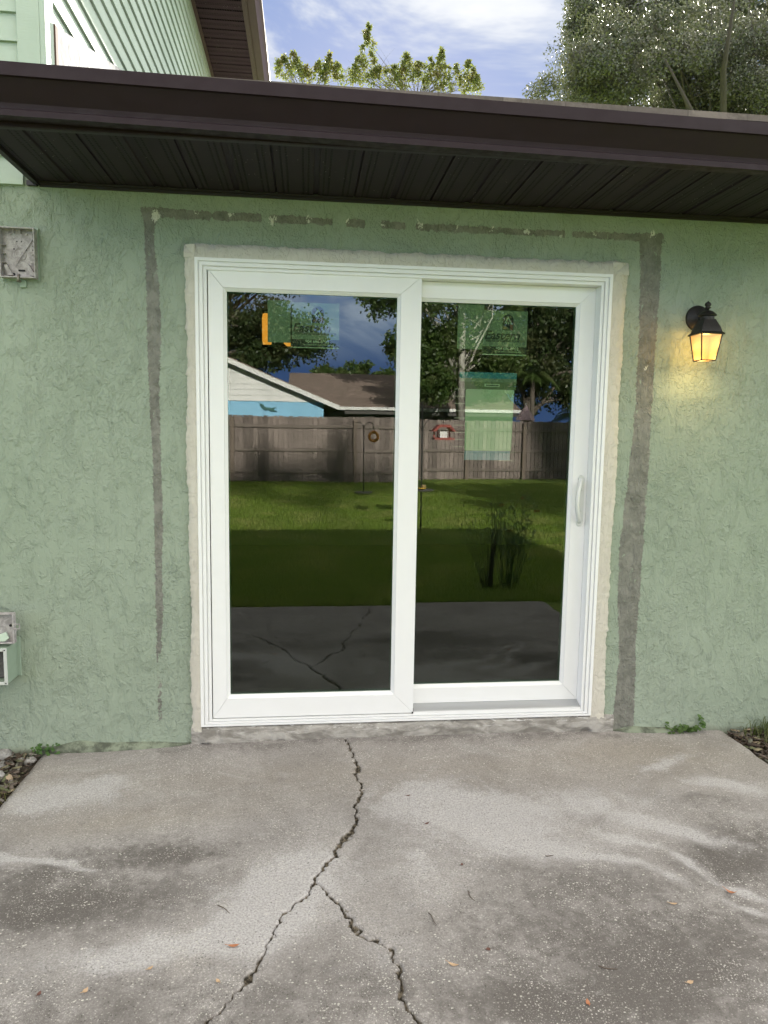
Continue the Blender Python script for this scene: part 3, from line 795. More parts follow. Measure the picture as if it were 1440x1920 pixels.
for i in range(len(xw)):
    a_, b_ = xw[i], min(xw[i] + .163, XR)
    dz = .004 * random.random()
    tr.box(a_, b_, -.012, -.006, ZS - .020, ZS - .001)
tr.box(XL, XR, -.026, -.0125, ZS - .009 , ZS - .0015)
tr.box(XL - .02, XL, YE - .01, -.006, ZS - .014, ZS + .03)
tr.box(XL, XR, YE - .001, YE + .022, ZS - .008, ZS - .0015)
tr.build('soffit_trim', M['trim_dark'], house)
fa = MB(); fa.box(XL - .02, XR, YE - .016, YE - .002, ZS - .012, ZS + .14); fa.build('fascia', M['gutter'], house, bevel=.002)
gt = MB()
prof = [(YE - .017, ZS + .002), (YE - .060, ZS - .003), (YE - .082, ZS - .004), (YE - .082, ZS + .015), (YE - .074, ZS + .020), (YE - .077, ZS + .042), (YE - .088, ZS + .066), (YE - .103, ZS + .085), (YE - .112, ZS + .096),
        (YE - .124, ZS + .099), (YE - .124, ZS + .139), (YE - .113, ZS + .142), (YE - .113, ZS + .137), (YE - .120, ZS + .135), (YE - .118, ZS + .101), (YE - .072, ZS + .03), (YE - .070, ZS + .006), (YE - .017, ZS + .006)]
gt.prism(prof, XL - .02, XR, 'x')
gt.v = [(x_, y_, z_ - .0115 * (x_ + 1.39)) for x_, y_, z_ in gt.v]   # the gutter falls slightly to the right
go = gt.build('gutter', M['gutter'], house, angle=28)
rf = MB(); s_ = .335
z0 = ZS + .145
rf.prism([(YE - .05, z0), (4.0, z0 + s_ * 4.57), (4.0, z0 + s_ * 4.57 + .03), (YE - .05, z0 + .022)], -1.49, XR + .1, 'x')
rf.prism([(4.0, z0 + s_ * 4.57), (8.6, z0 + .05), (8.6, z0 + .08), (4.0, z0 + s_ * 4.57 + .03)], -1.49, XR + .1, 'x')
rf.build('roof', M['shingle'], house)
ge_ = MB(); ge_.prism([(0, 2.46), (8.0, 2.46), (4.0, z0 + s_ * 4.5)], 3.15, 3.28, 'x'); ge_.build('gable_end', M['stucco'], house)
cl = MB(); cl.box(-3.45, 3.12, .19, 7.85, 2.40, 2.45); cl.build('ceiling', M['plaster'], house)
fl = MB(); fl.box(-3.45, 3.12, .18, 7.85, .02, .075); fl.build('interior_floor', M['floor'], house)
iw = MB(); iw.box(-3.45, 3.12, 5.2, 5.3, .076, 2.399); iw.build('interior_wall', M['plaster'], house)

# ---- upper storey at the left
XC = -1.495
LAP = .108
sp = MB()
def laps_front(mb, xa, xb, za, zb, y0):
    z = za
    while z < zb:
        mb.prism([(y0, z), (y0 - .018, z), (y0 - .004, z + LAP + .004), (y0, z + LAP + .004)], xa, xb, 'x'); z += LAP
laps_front(sp, -4.2, -1.582, 2.399, 5.6, -.004)
sp.build('lap_siding', M['siding'], house)
sp = MB(); z = 2.615
while z < 5.21:
    zt = min(z + LAP + .004, 5.209)
    mbp = [(XC + .0, z), (XC + .018, z), (XC + .004, zt), (XC, zt)]
    sp.prism(mbp, .012, 10.0, 'y'); z += LAP
sp.build('lap_siding', M['siding'], house)
cb = MB(); cb.box(-1.58, XC + .002, -.030, -.006, 2.62, 5.21); cb.box(XC + .002, XC + .024, -.030, .07, 2.62, 5.21)
cb.build('corner_board', M['siding'], house, bevel=.003)
co = MB(); co.box(-4.2, XC - .003, .0, 10.0, 2.462, 5.6); co.build('upper_wall_core', M['siding'], house)
jc = MB(); jc.box(-1.568, -1.53, -.024, -.006, 2.398, 2.416); jc.build('trim_clip', M['trim_dark'], house)
fs = MB()   # step flashing following the lower roof
fs.prism([(.10, z0 + s_ * .66 + .01), (4.0, z0 + s_ * 4.57 + .01), (4.0, z0 + s_ * 4.57 + .20), (.10, 3.065)], XC + .020, XC + .026, 'x')
fs.build('flashing', M['flash'], house)
rs = MB(); rs.box(XC + .019, XC + .030, .072, .10, 2.75, 3.06); rs.build('rust_strip', mat('rusty_gap', (.10, .06, .045), .9), house)
us = MB(); ZE = 5.21; y = -.5
p_ = []
k = 0
while y < 10.4:
    p_ += [(y, ZE), (y + .145, ZE), (y + .149, ZE + .010), (y + .155, ZE + .010), (y + .160, ZE)]
    y += .1625
n = len(p_)
us.add([(XC - .02, q_[0], q_[1]) for q_ in p_] + [(-1.0, q_[0], q_[1]) for q_ in p_], [(i, i + 1, i + n + 1, i + n) for i in range(n - 1)])
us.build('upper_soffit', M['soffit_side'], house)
uf = MB(); uf.box(-1.0, -.985, -.5, 10.4, ZE - .012, ZE + .17); uf.box(-1.03, -1.001, -.5, 10.4, ZE - .010, ZE - .002)
uf.box(XC + .02, XC + .05, -.0, 10.2, ZE - .012, ZE - .002)
uf.build('upper_fascia', M['fascia_brown'], house)
ug = MB()
prof = [(-.984, ZE + .0), (-.91, ZE - .004), (-.905, ZE + .03), (-.88, ZE + .09), (-.862, ZE + .11), (-.862, ZE + .15), (-.875, ZE + .15), (-.92, ZE + .04), (-.984, ZE + .02)]
ug.prism([(a, b_) for a, b_ in prof], -.5, 10.4, 'y'); ug.build('upper_gutter', M['fascia_brown'], house, angle=28)
ur = MB(); ur.prism([(-.92, ZE + .16), (-4.2, ZE + 1.25), (-4.2, ZE + 1.29), (-.92, ZE + .19)], -.5, 10.4, 'y'); ur.prism([(-4.2, ZE + 1.25), (-7.5, ZE + .16), (-7.5, ZE + .19), (-4.2, ZE + 1.29)], -.5, 10.4, 'y')
ur.build('upper_roof', M['shingle'], house)

# ------------------------------------------------------------------ sliding door (part of the house, own sub-parts)
vin = M['vinyl']
df = MB()
# outer frame: stepped members.  (inner offset from edge, front y)
FX, FZ0, FZ1 = .910, .101, 2.143
steps = [(.000, .014, -.030), (.014, .018, -.022), (.018, .032, -.026), (.032, .036, -.016), (.036, .048, -.021)]
for a_, b_, yf in steps:
    df.box(-FX + a_, -FX + b_, yf, .13, FZ0 + a_ * .6, FZ1 - a_)
    df.box(FX - b_, FX - a_, yf, .13, FZ0 + a_ * .6, FZ1 - a_)
    df.box(-FX + b_, FX - b_, yf + .0004, .13, FZ1 - b_, FZ1 - a_)
    df.box(-FX + b_, FX - b_, yf + .0004, .13, FZ0 + a_ * .6, FZ0 + b_ * .6)
df.box(.861, .8617, -.006, .13, .135, 2.094)
door = df.build('sliding_door', vin, house, bevel=.0012)


def sash(x0, x1, z0_, z1_, gx0, gx1, gz0, gz1, yf, yb):
    """four mitred members with hairline joints"""
    mb = MB(); g_ = .0005
    def member(o0, o1, i1, i0):
        # quad in xz, extruded y, with recessed bead near the glass
        q_ = [o0, o1, i1, i0]
        c = (sum(p[0] for p in q_) / 4, sum(p[1] for p in q_) / 4)
        mb.prism(q_, yf, yb, 'y')
    bw = .014
    G = (gx0 - bw, gx1 + bw, gz0 - bw, gz1 + bw)
    member((x0, z0_ + g_), (G[0], G[2] + g_), (G[0], G[3] - g_), (x0, z1_ - g_))
    member((x1, z0_ + g_), (x1, z1_ - g_), (G[1], G[3] - g_), (G[1], G[2] + g_))
    member((x0 + g_, z0_), (x1 - g_, z0_), (G[1] - g_, G[2]), (G[0] + g_, G[2]))
    member((x0 + g_, z1_), (G[0] + g_, G[3]), (G[1] - g_, G[3]), (x1 - g_, z1_))
    return mb


def bead(gx0, gx1, gz0, gz1, yf, yg):
    mb = MB(); bw = .0134; g_ = .0003
    def pr(a, b_, c, d, ax):
        pass
    # sloped bead, left/right/bottom/top
    o = (gx0 - bw, gx1 + bw, gz0 - bw, gz1 + bw); i_ = (gx0, gx1, gz0, gz1)
    def quadslope(O0, O1, I1, I0):
        V = [(O0[0], yf, O0[1]), (O1[0], yf, O1[1]), (I1[0], yg - .006, I1[1]), (I0[0], yg - .006, I0[1]),
             (O0[0], yg + .01, O0[1]), (O1[0], yg + .01, O1[1]), (I1[0], yg + .01, I1[1]), (I0[0], yg + .01, I0[1])]
        mb.add(V, [(0, 1, 2, 3), (7, 6, 5, 4), (0, 4, 5, 1), (1, 5, 6, 2), (2, 6, 7, 3), (3, 7, 4, 0)])
    quadslope((o[0], o[2] + g_), (o[0], o[3] - g_), (i_[0], i_[3] - g_), (i_[0], i_[2] + g_))
    quadslope((o[1], o[3] - g_), (o[1], o[2] + g_), (i_[1], i_[2] + g_), (i_[1], i_[3] - g_))
    quadslope((o[1] - g_, o[2]), (o[0] + g_, o[2]), (i_[0] + g_, i_[2]), (i_[1] - g_, i_[2]))
    quadslope((o[0] + g_, o[3]), (o[1] - g_, o[3]), (i_[1] - g_, i_[3]), (i_[0] + g_, i_[3]))
    return mb


GL = (-.782, -.051, .237, 2.013); GR = (.062, .776, .247, 2.009)
L_s = sash(-.858, .0535, .134, 2.101, *GL, -.014, .030); L_s.build('fixed_sash', vin, door, bevel=.001)
bead(*GL, -.0125, .006).build('glazing_bead', vin, door)
R_s = sash(-.030, .8605, .160, 2.0935, *GR, .034, .078); R_s.build('moving_sash', vin, door, bevel=.001)
bead(*GR, .0355, .052).build('glazing_bead', vin, door)
for G_, yg in ((GL, .006), (GR, .052)):
    q_ = MB(); q_.add([(G_[0] - .01, yg, G_[2] - .01), (G_[1] + .01, yg, G_[2] - .01), (G_[1] + .01, yg, G_[3] + .01), (G_[0] - .01, yg, G_[3] + .01)], [(0, 1, 2, 3)])
    q_.build('glass_pane', M['glass'], door)
    q_ = MB(); t_ = .005
    q_.box(G_[0] - .002, G_[0] + t_, yg + .003, yg + .02, G_[2], G_[3]); q_.box(G_[1] - t_, G_[1] + .002, yg + .003, yg + .02, G_[2], G_[3])
    q_.box(G_[0] + t_, G_[1] - t_, yg + .003, yg + .02, G_[2] - .002, G_[2] + t_); q_.box(G_[0] + t_, G_[1] - t_, yg + .003, yg + .02, G_[3] - t_, G_[3] + .002)
    q_.build('glass_spacer', M['gasket'], door)
th = MB()   # sloping metal threshold in front of the moving sash
th.prism([(.034, .160), (.034, .130), (-.0145, .128), (-.0155, .141), (-.013, .143)], .055, .8605, 'x'); th.build('threshold', M['alu'], door, bevel=.0008)
fi = MB(); fi.box(.055, .861, -.019, -.0146, .1285, .139); fi.build('threshold_lip', vin, door)
ws = MB(); ws.box(.0537, .0547, -.0155, -.012, .1285, .155); ws.box(.0475, .0533, -.0152, -.0135, .1290, .1385); ws.build('weep_slot', M['hole'], door)
hd = MB()
hx, hz0, hz1, yf = .838, 1.006, 1.243, .034
hp = []
for i in range(17):
    t = i / 16 * math.pi
    hp.append((hx - .010 - .026 * math.sin(t) ** .8 if 0 < i < 16 else hx - .008, yf - .012 - .028 * math.sin(t) ** .7 if 0 < i < 16 else yf - .004, hz0 + .022 + (hz1 - hz0 - .044) * i / 16))
hd.tube(hp, [.010 if 0 < i < 16 else .012 for i in range(17)], 12)
hd.lathe([(.0, -.0065), (.014, -.006), (.016, -.001), (.016, .0)], (hx - .006, yf, hz0 + .014), 20, 'y'); hd.lathe([(.0, -.0065), (.014, -.006), (.016, -.001), (.016, .0)], (hx - .006, yf, hz1 - .014), 20, 'y')
hd.box(hx - .017, hx + .010, yf - .004, yf - .0005, hz0 + .014, hz1 - .014)
for z in (1.075, 1.175): hd.lathe([(.0, -.0065), (.0035, -.006), (.0045, -.004), (.0045, -.002)], (hx + .001, yf, z), 12, 'y')
hd.build('pull_handle', mat('grey_white_handle', (.62, .64, .62), .35), door, angle=40)

# ------------------------------------------------------------------ labels behind the glass
def text_mesh(name, s, size, loc, m, parent, shear=0.0, off=0.0, ax='LEFT', sx=1.0):
    cu = bpy.data.curves.new(name, 'FONT'); cu.body = s; cu.size = size; cu.shear = shear; cu.offset = off; cu.extrude = .0002; cu.align_x = ax
    to = bpy.data.objects.new('tmp_text', cu); col.objects.link(to)
    bpy.context.view_layer.update()
    me = bpy.data.meshes.new_from_object(to.evaluated_get(bpy.context.evaluated_depsgraph_get()))
    bpy.data.objects.remove(to); bpy.data.curves.remove(cu)
    for v in me.vertices:
        x, y_, z = v.co; v.co = (loc[0] + x * sx, loc[1] - z, loc[2] + y_)
    me.materials.clear(); me.materials.append(m); me.name = name
    o = bpy.data.objects.new(name, me); col.objects.link(o); o.parent = parent
    return o


def sticker(x0, x1, z0_, z1_, y, where):
    e = empty('installer_label', (0, 0, 0), 'square installer label printed Eastern inside the %s glass pane' % where, 'window sticker')
    W_ = x1 - x0; H_ = z1_ - z0_; s = H_ / .197
    zb = z0_ + .192 * H_
    def P(fx, fz): return x0 + fx * W_, z0_ + fz * H_
    b = MB(); b.box(x0, x1, y, y + .0006, zb, z1_); b.build('label_sheet', M['paper'], e)
    b = MB(); b.box(x0, x1, y, y + .0006, z0_ + .03 * H_, zb); b.build('label_footer', M['ink'], e)
    b = MB(); b.box(x0, x1, y - .0002, y + .0006, z0_, z0_ + .02 * H_); b.build('label_rule', M['paper_big'], e)
    # arched emblem with a gable and a small scene
    b = MB(); cx__, cz__ = P(.56, .80); aw = .125 * W_
    arch = [(cx__ - aw, cz__ - .24 * H_)] + [(cx__ - aw * math.cos(t * math.pi / 12), cz__ + aw * .9 * math.sin(t * math.pi / 12)) for t in range(13)] + [(cx__ + aw, cz__ - .24 * H_)]
    b.prism(arch, y - .0005, y - .0001, 'y'); b.build('emblem_arch', M['ink'], e)
    b = MB(); b.prism([(cx__ - aw * .8, cz__ - .02), (cx__, cz__ + aw * .55), (cx__ + aw * .8, cz__ - .02), (cx__ + aw * .55, cz__ - .02), (cx__, cz__ + aw * .2), (cx__ - aw * .55, cz__ - .02)], y - .0008, y - .0005, 'y')
    for k in range(4): b.box(cx__ - aw * .7 + k * aw * .36, cx__ - aw * .5 + k * aw * .36, y - .0008, y - .0005, cz__ - .10 * H_, cz__ - .06 * H_)
    b.build('emblem_gable', M['paper_big'], e)
    b = MB(); b.box(cx__ + .01, cx__ + aw * .85, y - .0008, y - .0005, cz__ - .22 * H_, cz__ - .11 * H_); b.box(cx__ - aw * .8, cx__ - .004, y - .0008, y - .0005, cz__ - .21 * H_, cz__ - .16 * H_); b.build('emblem_brick', M['inkred'], e)
    text_mesh('label_name', 'Eastern', .052 * s, (x0 + .03 * W_, y - .0004, z0_ + .36 * H_), M['ink'], e, .28, .0012, sx=1.02 * W_ / .2)
    b = MB(); zr = z0_ + .30 * H_
    xx = x0 + .08 * W_; r_ = random.Random(4)
    while xx < x1 - .08 * W_:
        ww = r_.uniform(.004, .013); b.box(xx, xx + ww, y - .0004, y - .0001, zr, zr + .022 * H_); xx += ww + .0022
    b.box(x0 + .07 * W_, x1 - .06 * W_, y - .0004, y - .0001, zr + .034 * H_, zr + .044 * H_); b.build('label_tagline', M['ink'], e)
    text_mesh('label_phone', '904 686-8902', .019 * s, (x0 + .30 * W_, y - .0004, z0_ + .115 * H_), M['paper_big'], e, 0, .0002)
    b = MB(); xx = x0 + .28 * W_
    while xx < x1 - .12 * W_:
        ww = r_.uniform(.003, .008); b.box(xx, xx + ww, y - .0004, y - .0001, z0_ + .06 * H_, z0_ + .09 * H_); xx += ww + .0016
    b.build('label_web_line', M['paper'], e)
    return e


sticker(.347, .553, 1.786, 1.983, .0560, 'right hand')
sticker(-.513, -.303, 1.788, 1.980, .0100, 'left hand')
b = MB(); b.box(.231, .352, .0585, .0591, 1.809, 2.008); tag(b.build('film_sticker', M['paper']), 'tall blank pale green film at the top left inside the right pane', 'window sticker')
b = MB(); b.box(-.611, -.508, .0100, .0106, 1.808, 1.986); tag(b.build('film_sticker', M['paper']), 'tall blank pale green film over the amber lamp inside the left pane', 'window sticker')
sh = empty('paper_sheet', (0, 0, 0), 'large pale green data sheet with teal header inside the right pane', 'window sticker')
b = MB(); b.box(.246, .512, .0560, .0566, 1.680, 1.707); b.build('teal_header', M['paper_teal'], sh)
b = MB(); b.box(.250, .512, .0562, .0566, 1.664, 1.680); b.build('green_header_band', M['paper'], sh)
b = MB(); b.box(.270, .510, .0562, .0566, 1.631, 1.664); b.build('olive_band', M['paper_olive'], sh)
c_ = .008
b = MB(); b.prism([(.279, 1.352), (.497, 1.352), (.503, 1.626), (.495, 1.6325), (.285, 1.6325), (.276, 1.625)], .0568, .0573, 'y'); b.build('sheet', M['paper_big'], sh)
b = MB(); b.box(.279, .493, .0568, .0573, 1.309, 1.351); b.build('blue_strip', M['paper_blue'], sh)
b = MB(); b.box(.362, .433, .0556, .0559, 1.643, 1.656); b.build('white_tag', M['paper_big'], sh)
b = MB(); xx = .370; r_ = random.Random(5)
while xx < .424:
    ww = r_.uniform(.003, .006); b.box(xx, xx + ww, .0552, .0555, 1.6465, 1.6525); xx += ww + .0015
b.build('tag_print', M['ink'], sh)

# ------------------------------------------------------------------ inside the room
lp = empty('pendant_lamp', (0, 0, 0), 'lit amber glass lamp seen through the top of the left pane', 'lamp')
b = MB(); b.lathe([(.032, .0), (.037, .03), (.038, .20), (.032, .23)], (-.748, 2.5, 2.085), 20); b.build('amber_shade', M['amber'], lp, smooth=True)
b = MB(); b.lathe([(.03, 0), (.055, .006), (.055, .02), (.01, .03)], (-.735, 2.5, 2.315), 20); b.tube([(-.735, 2.5, 2.34), (-.735, 2.5, 2.399)], .008); b.build('lamp_frame', M['iron'], lp, smooth=True); b = MB(); b.tube([(-.735, 2.5, 2.07), (-.56, 2.5, 2.07)], .008); b.lathe([(.0, 0), (.055, .002), (.055, .01), (.0, .012)], (-.735, 2.5, 2.068), 20); b.build('lamp_arm', M['iron'], lp, smooth=True)
b = MB(); b.lathe([(.02, 0), (.045, .02), (.05, .05), (.03, .06)], (-.575, 2.5, 2.075), 20); b.build('amber_cup', M['amber'], lp, smooth=True)
bl = empty('window_blind', (0, 0, 0), 'blind with bright slits far inside the room behind the right pane', 'window blind')
for cx0, cx1, zs_, za_, st_ in ((1.30, 1.50, 9, 1.26, .085), (1.52, 1.72, 9, 1.26, .085), (1.85, 2.05, 4, 1.10, .10)):
    for k in range(zs_):
        b = MB(); b.box(cx0, cx1, 5.19, 5.196, za_ + k * st_, za_ + k * st_ + .004); b.build('daylight_slit', M['slit'], bl)
b = MB(); b.box(1.27, 1.75, 5.197, 5.199, 1.2, 2.05); b.build('slat_panel', M['darkwall'], bl)

# ------------------------------------------------------------------ wall lantern
wl = empty('wall_lantern', (0, 0, 0), 'lit black coach lantern on the green wall right of the door', 'wall lamp')
lm = M['lantern']
b = MB(); b.lathe([(.0, -.034), (.018, -.034), (.026, -.028), (.040, -.024), (.048, -.018), (.055, -.014), (.058, -.006), (.058, .004)], (1.332, 0, 1.968), 40, 'y'); b.lathe([(0, -.021), (.004, -.021), (.004, -.014)], (1.302, 0, 1.958), 10, 'y'); b.build('backplate', lm, wl, angle=35)
LX, LY = 1.307, -.128
b = MB(); b.tube([(1.331, -.03, 1.966), (1.328, -.06, 1.962), (1.318, -.095, 1.958), (LX, LY, 1.962)], .0075, 10); b.build('arm', lm, wl, smooth=True)
b = MB()
b.lathe([(.0575, .0), (.059, .004), (.054, .009), (.050, .012), (.048, .019), (.043, .034), (.035, .051), (.030, .061), (.027, .068)], (LX, LY, 1.876), 48, sq=.82)
b.lathe([(.030, .065), (.029, .080), (.037, .083), (.039, .086), (.036, .090), (.031, .095), (.021, .103), (.008, .108), (.005, .109)], (LX, LY, 1.876), 32)
b.build('roof_cap', lm, wl, angle=30)
b = MB(); b.lathe([(.006, .0), (.007, .006), (.014, .009), (.014, .012), (.008, .014), (.012, .019), (.014, .025), (.011, .031), (.005, .035), (.0015, .039)], (LX, LY, 1.984), 20); b.build('finial', lm, wl, smooth=True)
b = MB(); a0, a1, zt, zb = .0475, .0325, 1.877, 1.766
for sx, sy in ((-1, -1), (1, -1), (1, 1), (-1, 1)):
    b.tube([(LX + sx * a1, LY + sy * a1, zb), (LX + sx * a0, LY + sy * a0, zt)], .0028, 6)
for (p0, p1) in (((-1, -1), (1, -1)), ((1, -1), (1, 1)), ((1, 1), (-1, 1)), ((-1, 1), (-1, -1))):
    b.tube([(LX + p0[0] * a1, LY + p0[1] * a1, zb), (LX + p1[0] * a1, LY + p1[1] * a1, zb)], .0026, 6)
b.build('cage', lm, wl)
b = MB(); gi = .0015
for (p0, p1) in (((-1, -1), (1, -1)), ((1, -1), (1, 1)), ((1, 1), (-1, 1)), ((-1, 1), (-1, -1))):
    A0, A1 = a0 - gi, a1 - gi
    b.add([(LX + p0[0] * A1, LY + p0[1] * A1, zb + .001), (LX + p1[0] * A1, LY + p1[1] * A1, zb + .001), (LX + p1[0] * A0, LY + p1[1] * A0, zt), (LX + p0[0] * A0, LY + p0[1] * A0, zt)], [(0, 1, 2, 3)])
b.build('glass_pane', M['lampglass'], wl)
pl = bpy.data.lights.new('bulb', 'POINT'); pl.energy = .62; pl.color = (1.0, .66, .26); pl.shadow_soft_size = .016
po = bpy.data.objects.new('bulb', pl); col.objects.link(po); po.location = (LX, LY, 1.785); po.parent = wl
q2 = bpy.data.lights.new('bulb', 'POINT'); q2.energy = .50; q2.color = (1.0, .62, .22); q2.shadow_soft_size = .012
po = bpy.data.objects.new('bulb', q2); col.objects.link(po); po.location = (LX, LY, 1.845); po.parent = wl

# ------------------------------------------------------------------ utility enclosures on the wall
ub = empty('utility_box', (0, 0, 0), 'open square grey plastic enclosure high on the wall at the left', 'utility box')
x0, x1, z0_, z1_ = -1.678, -1.540, 2.030, 2.228
b = MB(); t_ = .005
b.box(x0, x1, -.012, -.006, z0_, z1_)
b.box(x0, x0 + t_, -.042, -.012, z0_, z1_); b.box(x1 - t_, x1, -.042, -.012, z0_, z1_); b.box(x0 + t_, x1 - t_, -.042, -.012, z0_, z0_ + t_); b.box(x0 + t_, x1 - t_, -.042, -.012, z1_ - t_, z1_)
b.build('housing', M['oldplastic'], ub, bevel=.0015)
b = MB(); b.box(x0 - .004, x1 + .006, -.010, -.004, z0_ - .004, z1_ + .008); b.build('back_flange', M['greenplastic'], ub)
cx__, cz__ = -1.606, 2.128
b = MB()
b.tube([(cx__ + .024 * math.cos(a * math.pi / 12), -.013, cz__ + .024 * math.sin(a * math.pi / 12)) for a in range(25)], .0011, 6)
b.tube([(x0 + .052, -.016, z0_ + .05), (x1 - .012, -.016, z1_ - .035)], .0018, 6)
b.tube([(x0 + .04, -.0125, z1_ - .03), (x1 - .02, -.0125, z0_ + .03)], .0008, 5)
for s in (1, -1):
    bx = cx__ + s * .045
    b.prism([(bx - .018 * s, z0_ + .012), (bx + .004 * s, z0_ + .055), (bx + .014 * s, z0_ + .050), (bx - .0 * s, z0_ + .010)][::s], -.030, -.012, 'y') if s == -1 else b.prism([(bx + .018, z0_ + .012), (bx + .0, z0_ + .010), (bx - .018, z0_ + .05), (bx - .008, z0_ + .055)], -.030, -.012, 'y')
for k in range(3): b.box(x0 + t_, x0 + .018, -.032, -.0125, z0_ + .06 + k * .035, z0_ + .062 + k * .035); b.box(x1 - .018, x1 - t_, -.032, -.0125, z0_ + .06 + k * .035, z0_ + .062 + k * .035)
for dx in (.052, .078): b.box(x0 + dx, x0 + dx + .002, -.03, -.0125, z1_ - .02, z1_ - t_)
b.build('ribs', M['oldplastic'], ub)
for px_, pz_ in ((x0 + .036, z1_ - .022), (x0 + .1, z1_ - .022), (x0 + .108, z0_ + .02)):
    b = MB(); b.lathe([(0, -.006), (.004, -.006), (.0045, -.001), (.008, 0), (.0085, .003)], (px_, -.0125, pz_), 16, 'y'); b.build('screw_boss', M['oldplastic'], ub, angle=40)
for px_, pz_, r_ in ((x0 + .044, z0_ + .018, .0055), (x0 + .06, z1_ - .05, .0025), (x0 + .078, z1_ - .05, .0025), (x0 + .048, z1_ - .08, .003), (x0 + .096, z1_ - .082, .003), (x0 + .122, z1_ - .082, .003)):
    b = MB(); b.lathe([(0, -.0008), (r_, -.0008), (r_, .0002)], (px_, -.0122, pz_), 14, 'y'); b.build('hole', M['hole'], ub)
b = MB(); b.box(x0 + .062, x0 + .088, -.0135, -.0121, z0_ + .030, z0_ + .037); b.build('slot', M['hole'], ub)
b = MB(); b.box(x1 - .016, x1 - t_ - .001, -.0135, -.0121, z1_ - .05, z1_ - .018); b.build('slot', M['hole'], ub)
b = MB(); b.tube([(x0 + .072, -.035, z0_ + .012), (x0 + .072, -.045, z0_ - .004), (x0 + .070, -.042, z0_ - .018)], .0055, 8); b.lathe([(0, -.012), (.006, -.010), (.007, 0), (.006, .01)], (x0 + .070, -.034, z0_ - .012), 12, 'y'); b.build('hasp', M['brass'], ub, smooth=True)
b = MB(); b.box(x0 + .066, x0 + .090, -.016, -.004, z0_ - .034, z0_ - .004); b.build('hasp_plate', M['greenplastic'], ub, bevel=.002)

ub = empty('utility_box', (0, 0, 0), 'open deep grey box with raised lid low on the wall at the left edge', 'utility box')
ZB0, ZB1 = .350, .505; XB0, XB1 = -1.93, -1.690; YB = -.115
b = MB(); t_ = .006
b.box(XB0, XB1, -.012, -.005, ZB0, ZB1); b.box(XB1 - t_, XB1, YB, -.012, ZB0, ZB1); b.box(XB0, XB0 + t_, YB, -.012, ZB0, ZB1)
b.box(XB0 + t_, XB1 - t_, YB, -.012, ZB0, ZB0 + t_); b.box(XB0 + t_, XB1 - t_, YB, -.012, ZB1 - t_, ZB1)
b.box(XB0 - .01, XB1 + .015, -.010, -.003, ZB0 - .0, ZB1 + .02)
b.build('box_body', M['greenplastic'], ub, bevel=.003)
b = MB(); o_ = .006
b.box(XB0 - .002, XB0 + .012, YB - .004, YB, ZB0 - .002, ZB1 + .002); b.box(XB1 - .012, XB1 + .002, YB - .004, YB, ZB0 - .002, ZB1 + .002)
b.box(XB0 + .012, XB1 - .012, YB - .004, YB, ZB0 - .002, ZB0 + .012); b.box(XB0 + .012, XB1 - .012, YB - .004, YB, ZB1 - .012, ZB1 + .002); b.build('rim', mat('pale_grey_rim', (.50, .52, .50), .5), ub, bevel=.002)
b = MB(); b.box(XB0 + .012, XB1 - .013, -.06, -.02, ZB0 + .012, ZB1 - .012); b.build('filler', M['foam'], ub)
for z in (ZB0 + .006, ZB1 - .006):
    b = MB(); b.lathe([(0, -.001), (.0028, -.001), (.0028, .001)], (XB1 - .006, YB - .004, z), 12, 'y'); b.build('screw_hole', M['hole'], ub)
# the lid hangs tilted above the box, open side out
LZ0, LZ1, LX1, LX0 = .520, .650, -1.664, -1.93
b = MB(); yl = -.075
b.box(LX0, LX1, yl, yl + .005, LZ0, LZ1); b.box(LX1 - .005, LX1, yl - .024, yl, LZ0, LZ1); b.box(LX0, LX0 + .005, yl - .024, yl, LZ0, LZ1); b.box(LX0 + .005, LX1 - .005, yl - .024, yl, LZ0, LZ0 + .005); b.box(LX0 + .005, LX1 - .005, yl - .024, yl, LZ1 - .005, LZ1)
b.box(LX0, LX0 + .1, yl + .005, -.01, LZ0 + .02, LZ0 + .04); b.box(LX1 - .04, LX1 - .02, yl + .005, -.01, LZ0 + .03, LZ0 + .04)
b.lathe([(.006, -.006), (.011, -.006), (.012, .0)], (LX1 - .018, yl, .595), 18, 'y')
b.build('lid', M['oldplastic'], ub, bevel=.002)
b = MB(); b.lathe([(0, -.0068), (.0058, -.0068), (.0058, -.005)], (LX1 - .018, yl, .595), 14, 'y'); b.build('lid_hole', M['hole'], ub)
b = MB(); b.tube([(LX1, yl - .022, .604), (LX1 + .024, yl - .022, .604), (LX1 + .024, yl - .022, .584), (LX1, yl - .022, .584)], .0025, 6); b.build('latch_loop', M['oldplastic'], ub)
b = MB(); b.prism([(-1.742, .528), (-1.704, .528), (-1.688, .542), (-1.700, .568), (-1.742, .552)], yl - .016, yl - .002, 'y'); b.build('paint_chip', mat('pale_green_chip', (.50, .60, .50), .6), ub, bevel=.002)

# ------------------------------------------------------------------ small things on the ground
def leaf_mesh(L, W_, curl, seed):
    r_ = random.Random(seed); mb = MB(); n = 9
    for side in (0,):
        rows = []
        for i in range(n):
            t = i / (n - 1); w_ = W_ * math.sin(math.pi * min(max(t, .02), .98)) ** .8 * (1 + .15 * r_.uniform(-1, 1))
            x = (t - .5) * L; z = curl * ((2 * t - 1) ** 2) * L + .001
            rows.append([(x, -w_ / 2, z + curl * .5 * w_), (x, 0, z), (x, w_ / 2, z + curl * .7 * w_)])
        V = [p for r__ in rows for p in r__]
        Fq = []
        for i in range(n - 1):
            for j in range(2):
                a = i * 3 + j; Fq.append((a, a + 3, a + 4, a + 1))
        mb.add(V, Fq)
    mb.tube([(-L / 2, 0, curl * L + .001), (-L / 2 - L * .25, .002, curl * L * 1.3 + .001)], .0007, 5)
    return mb


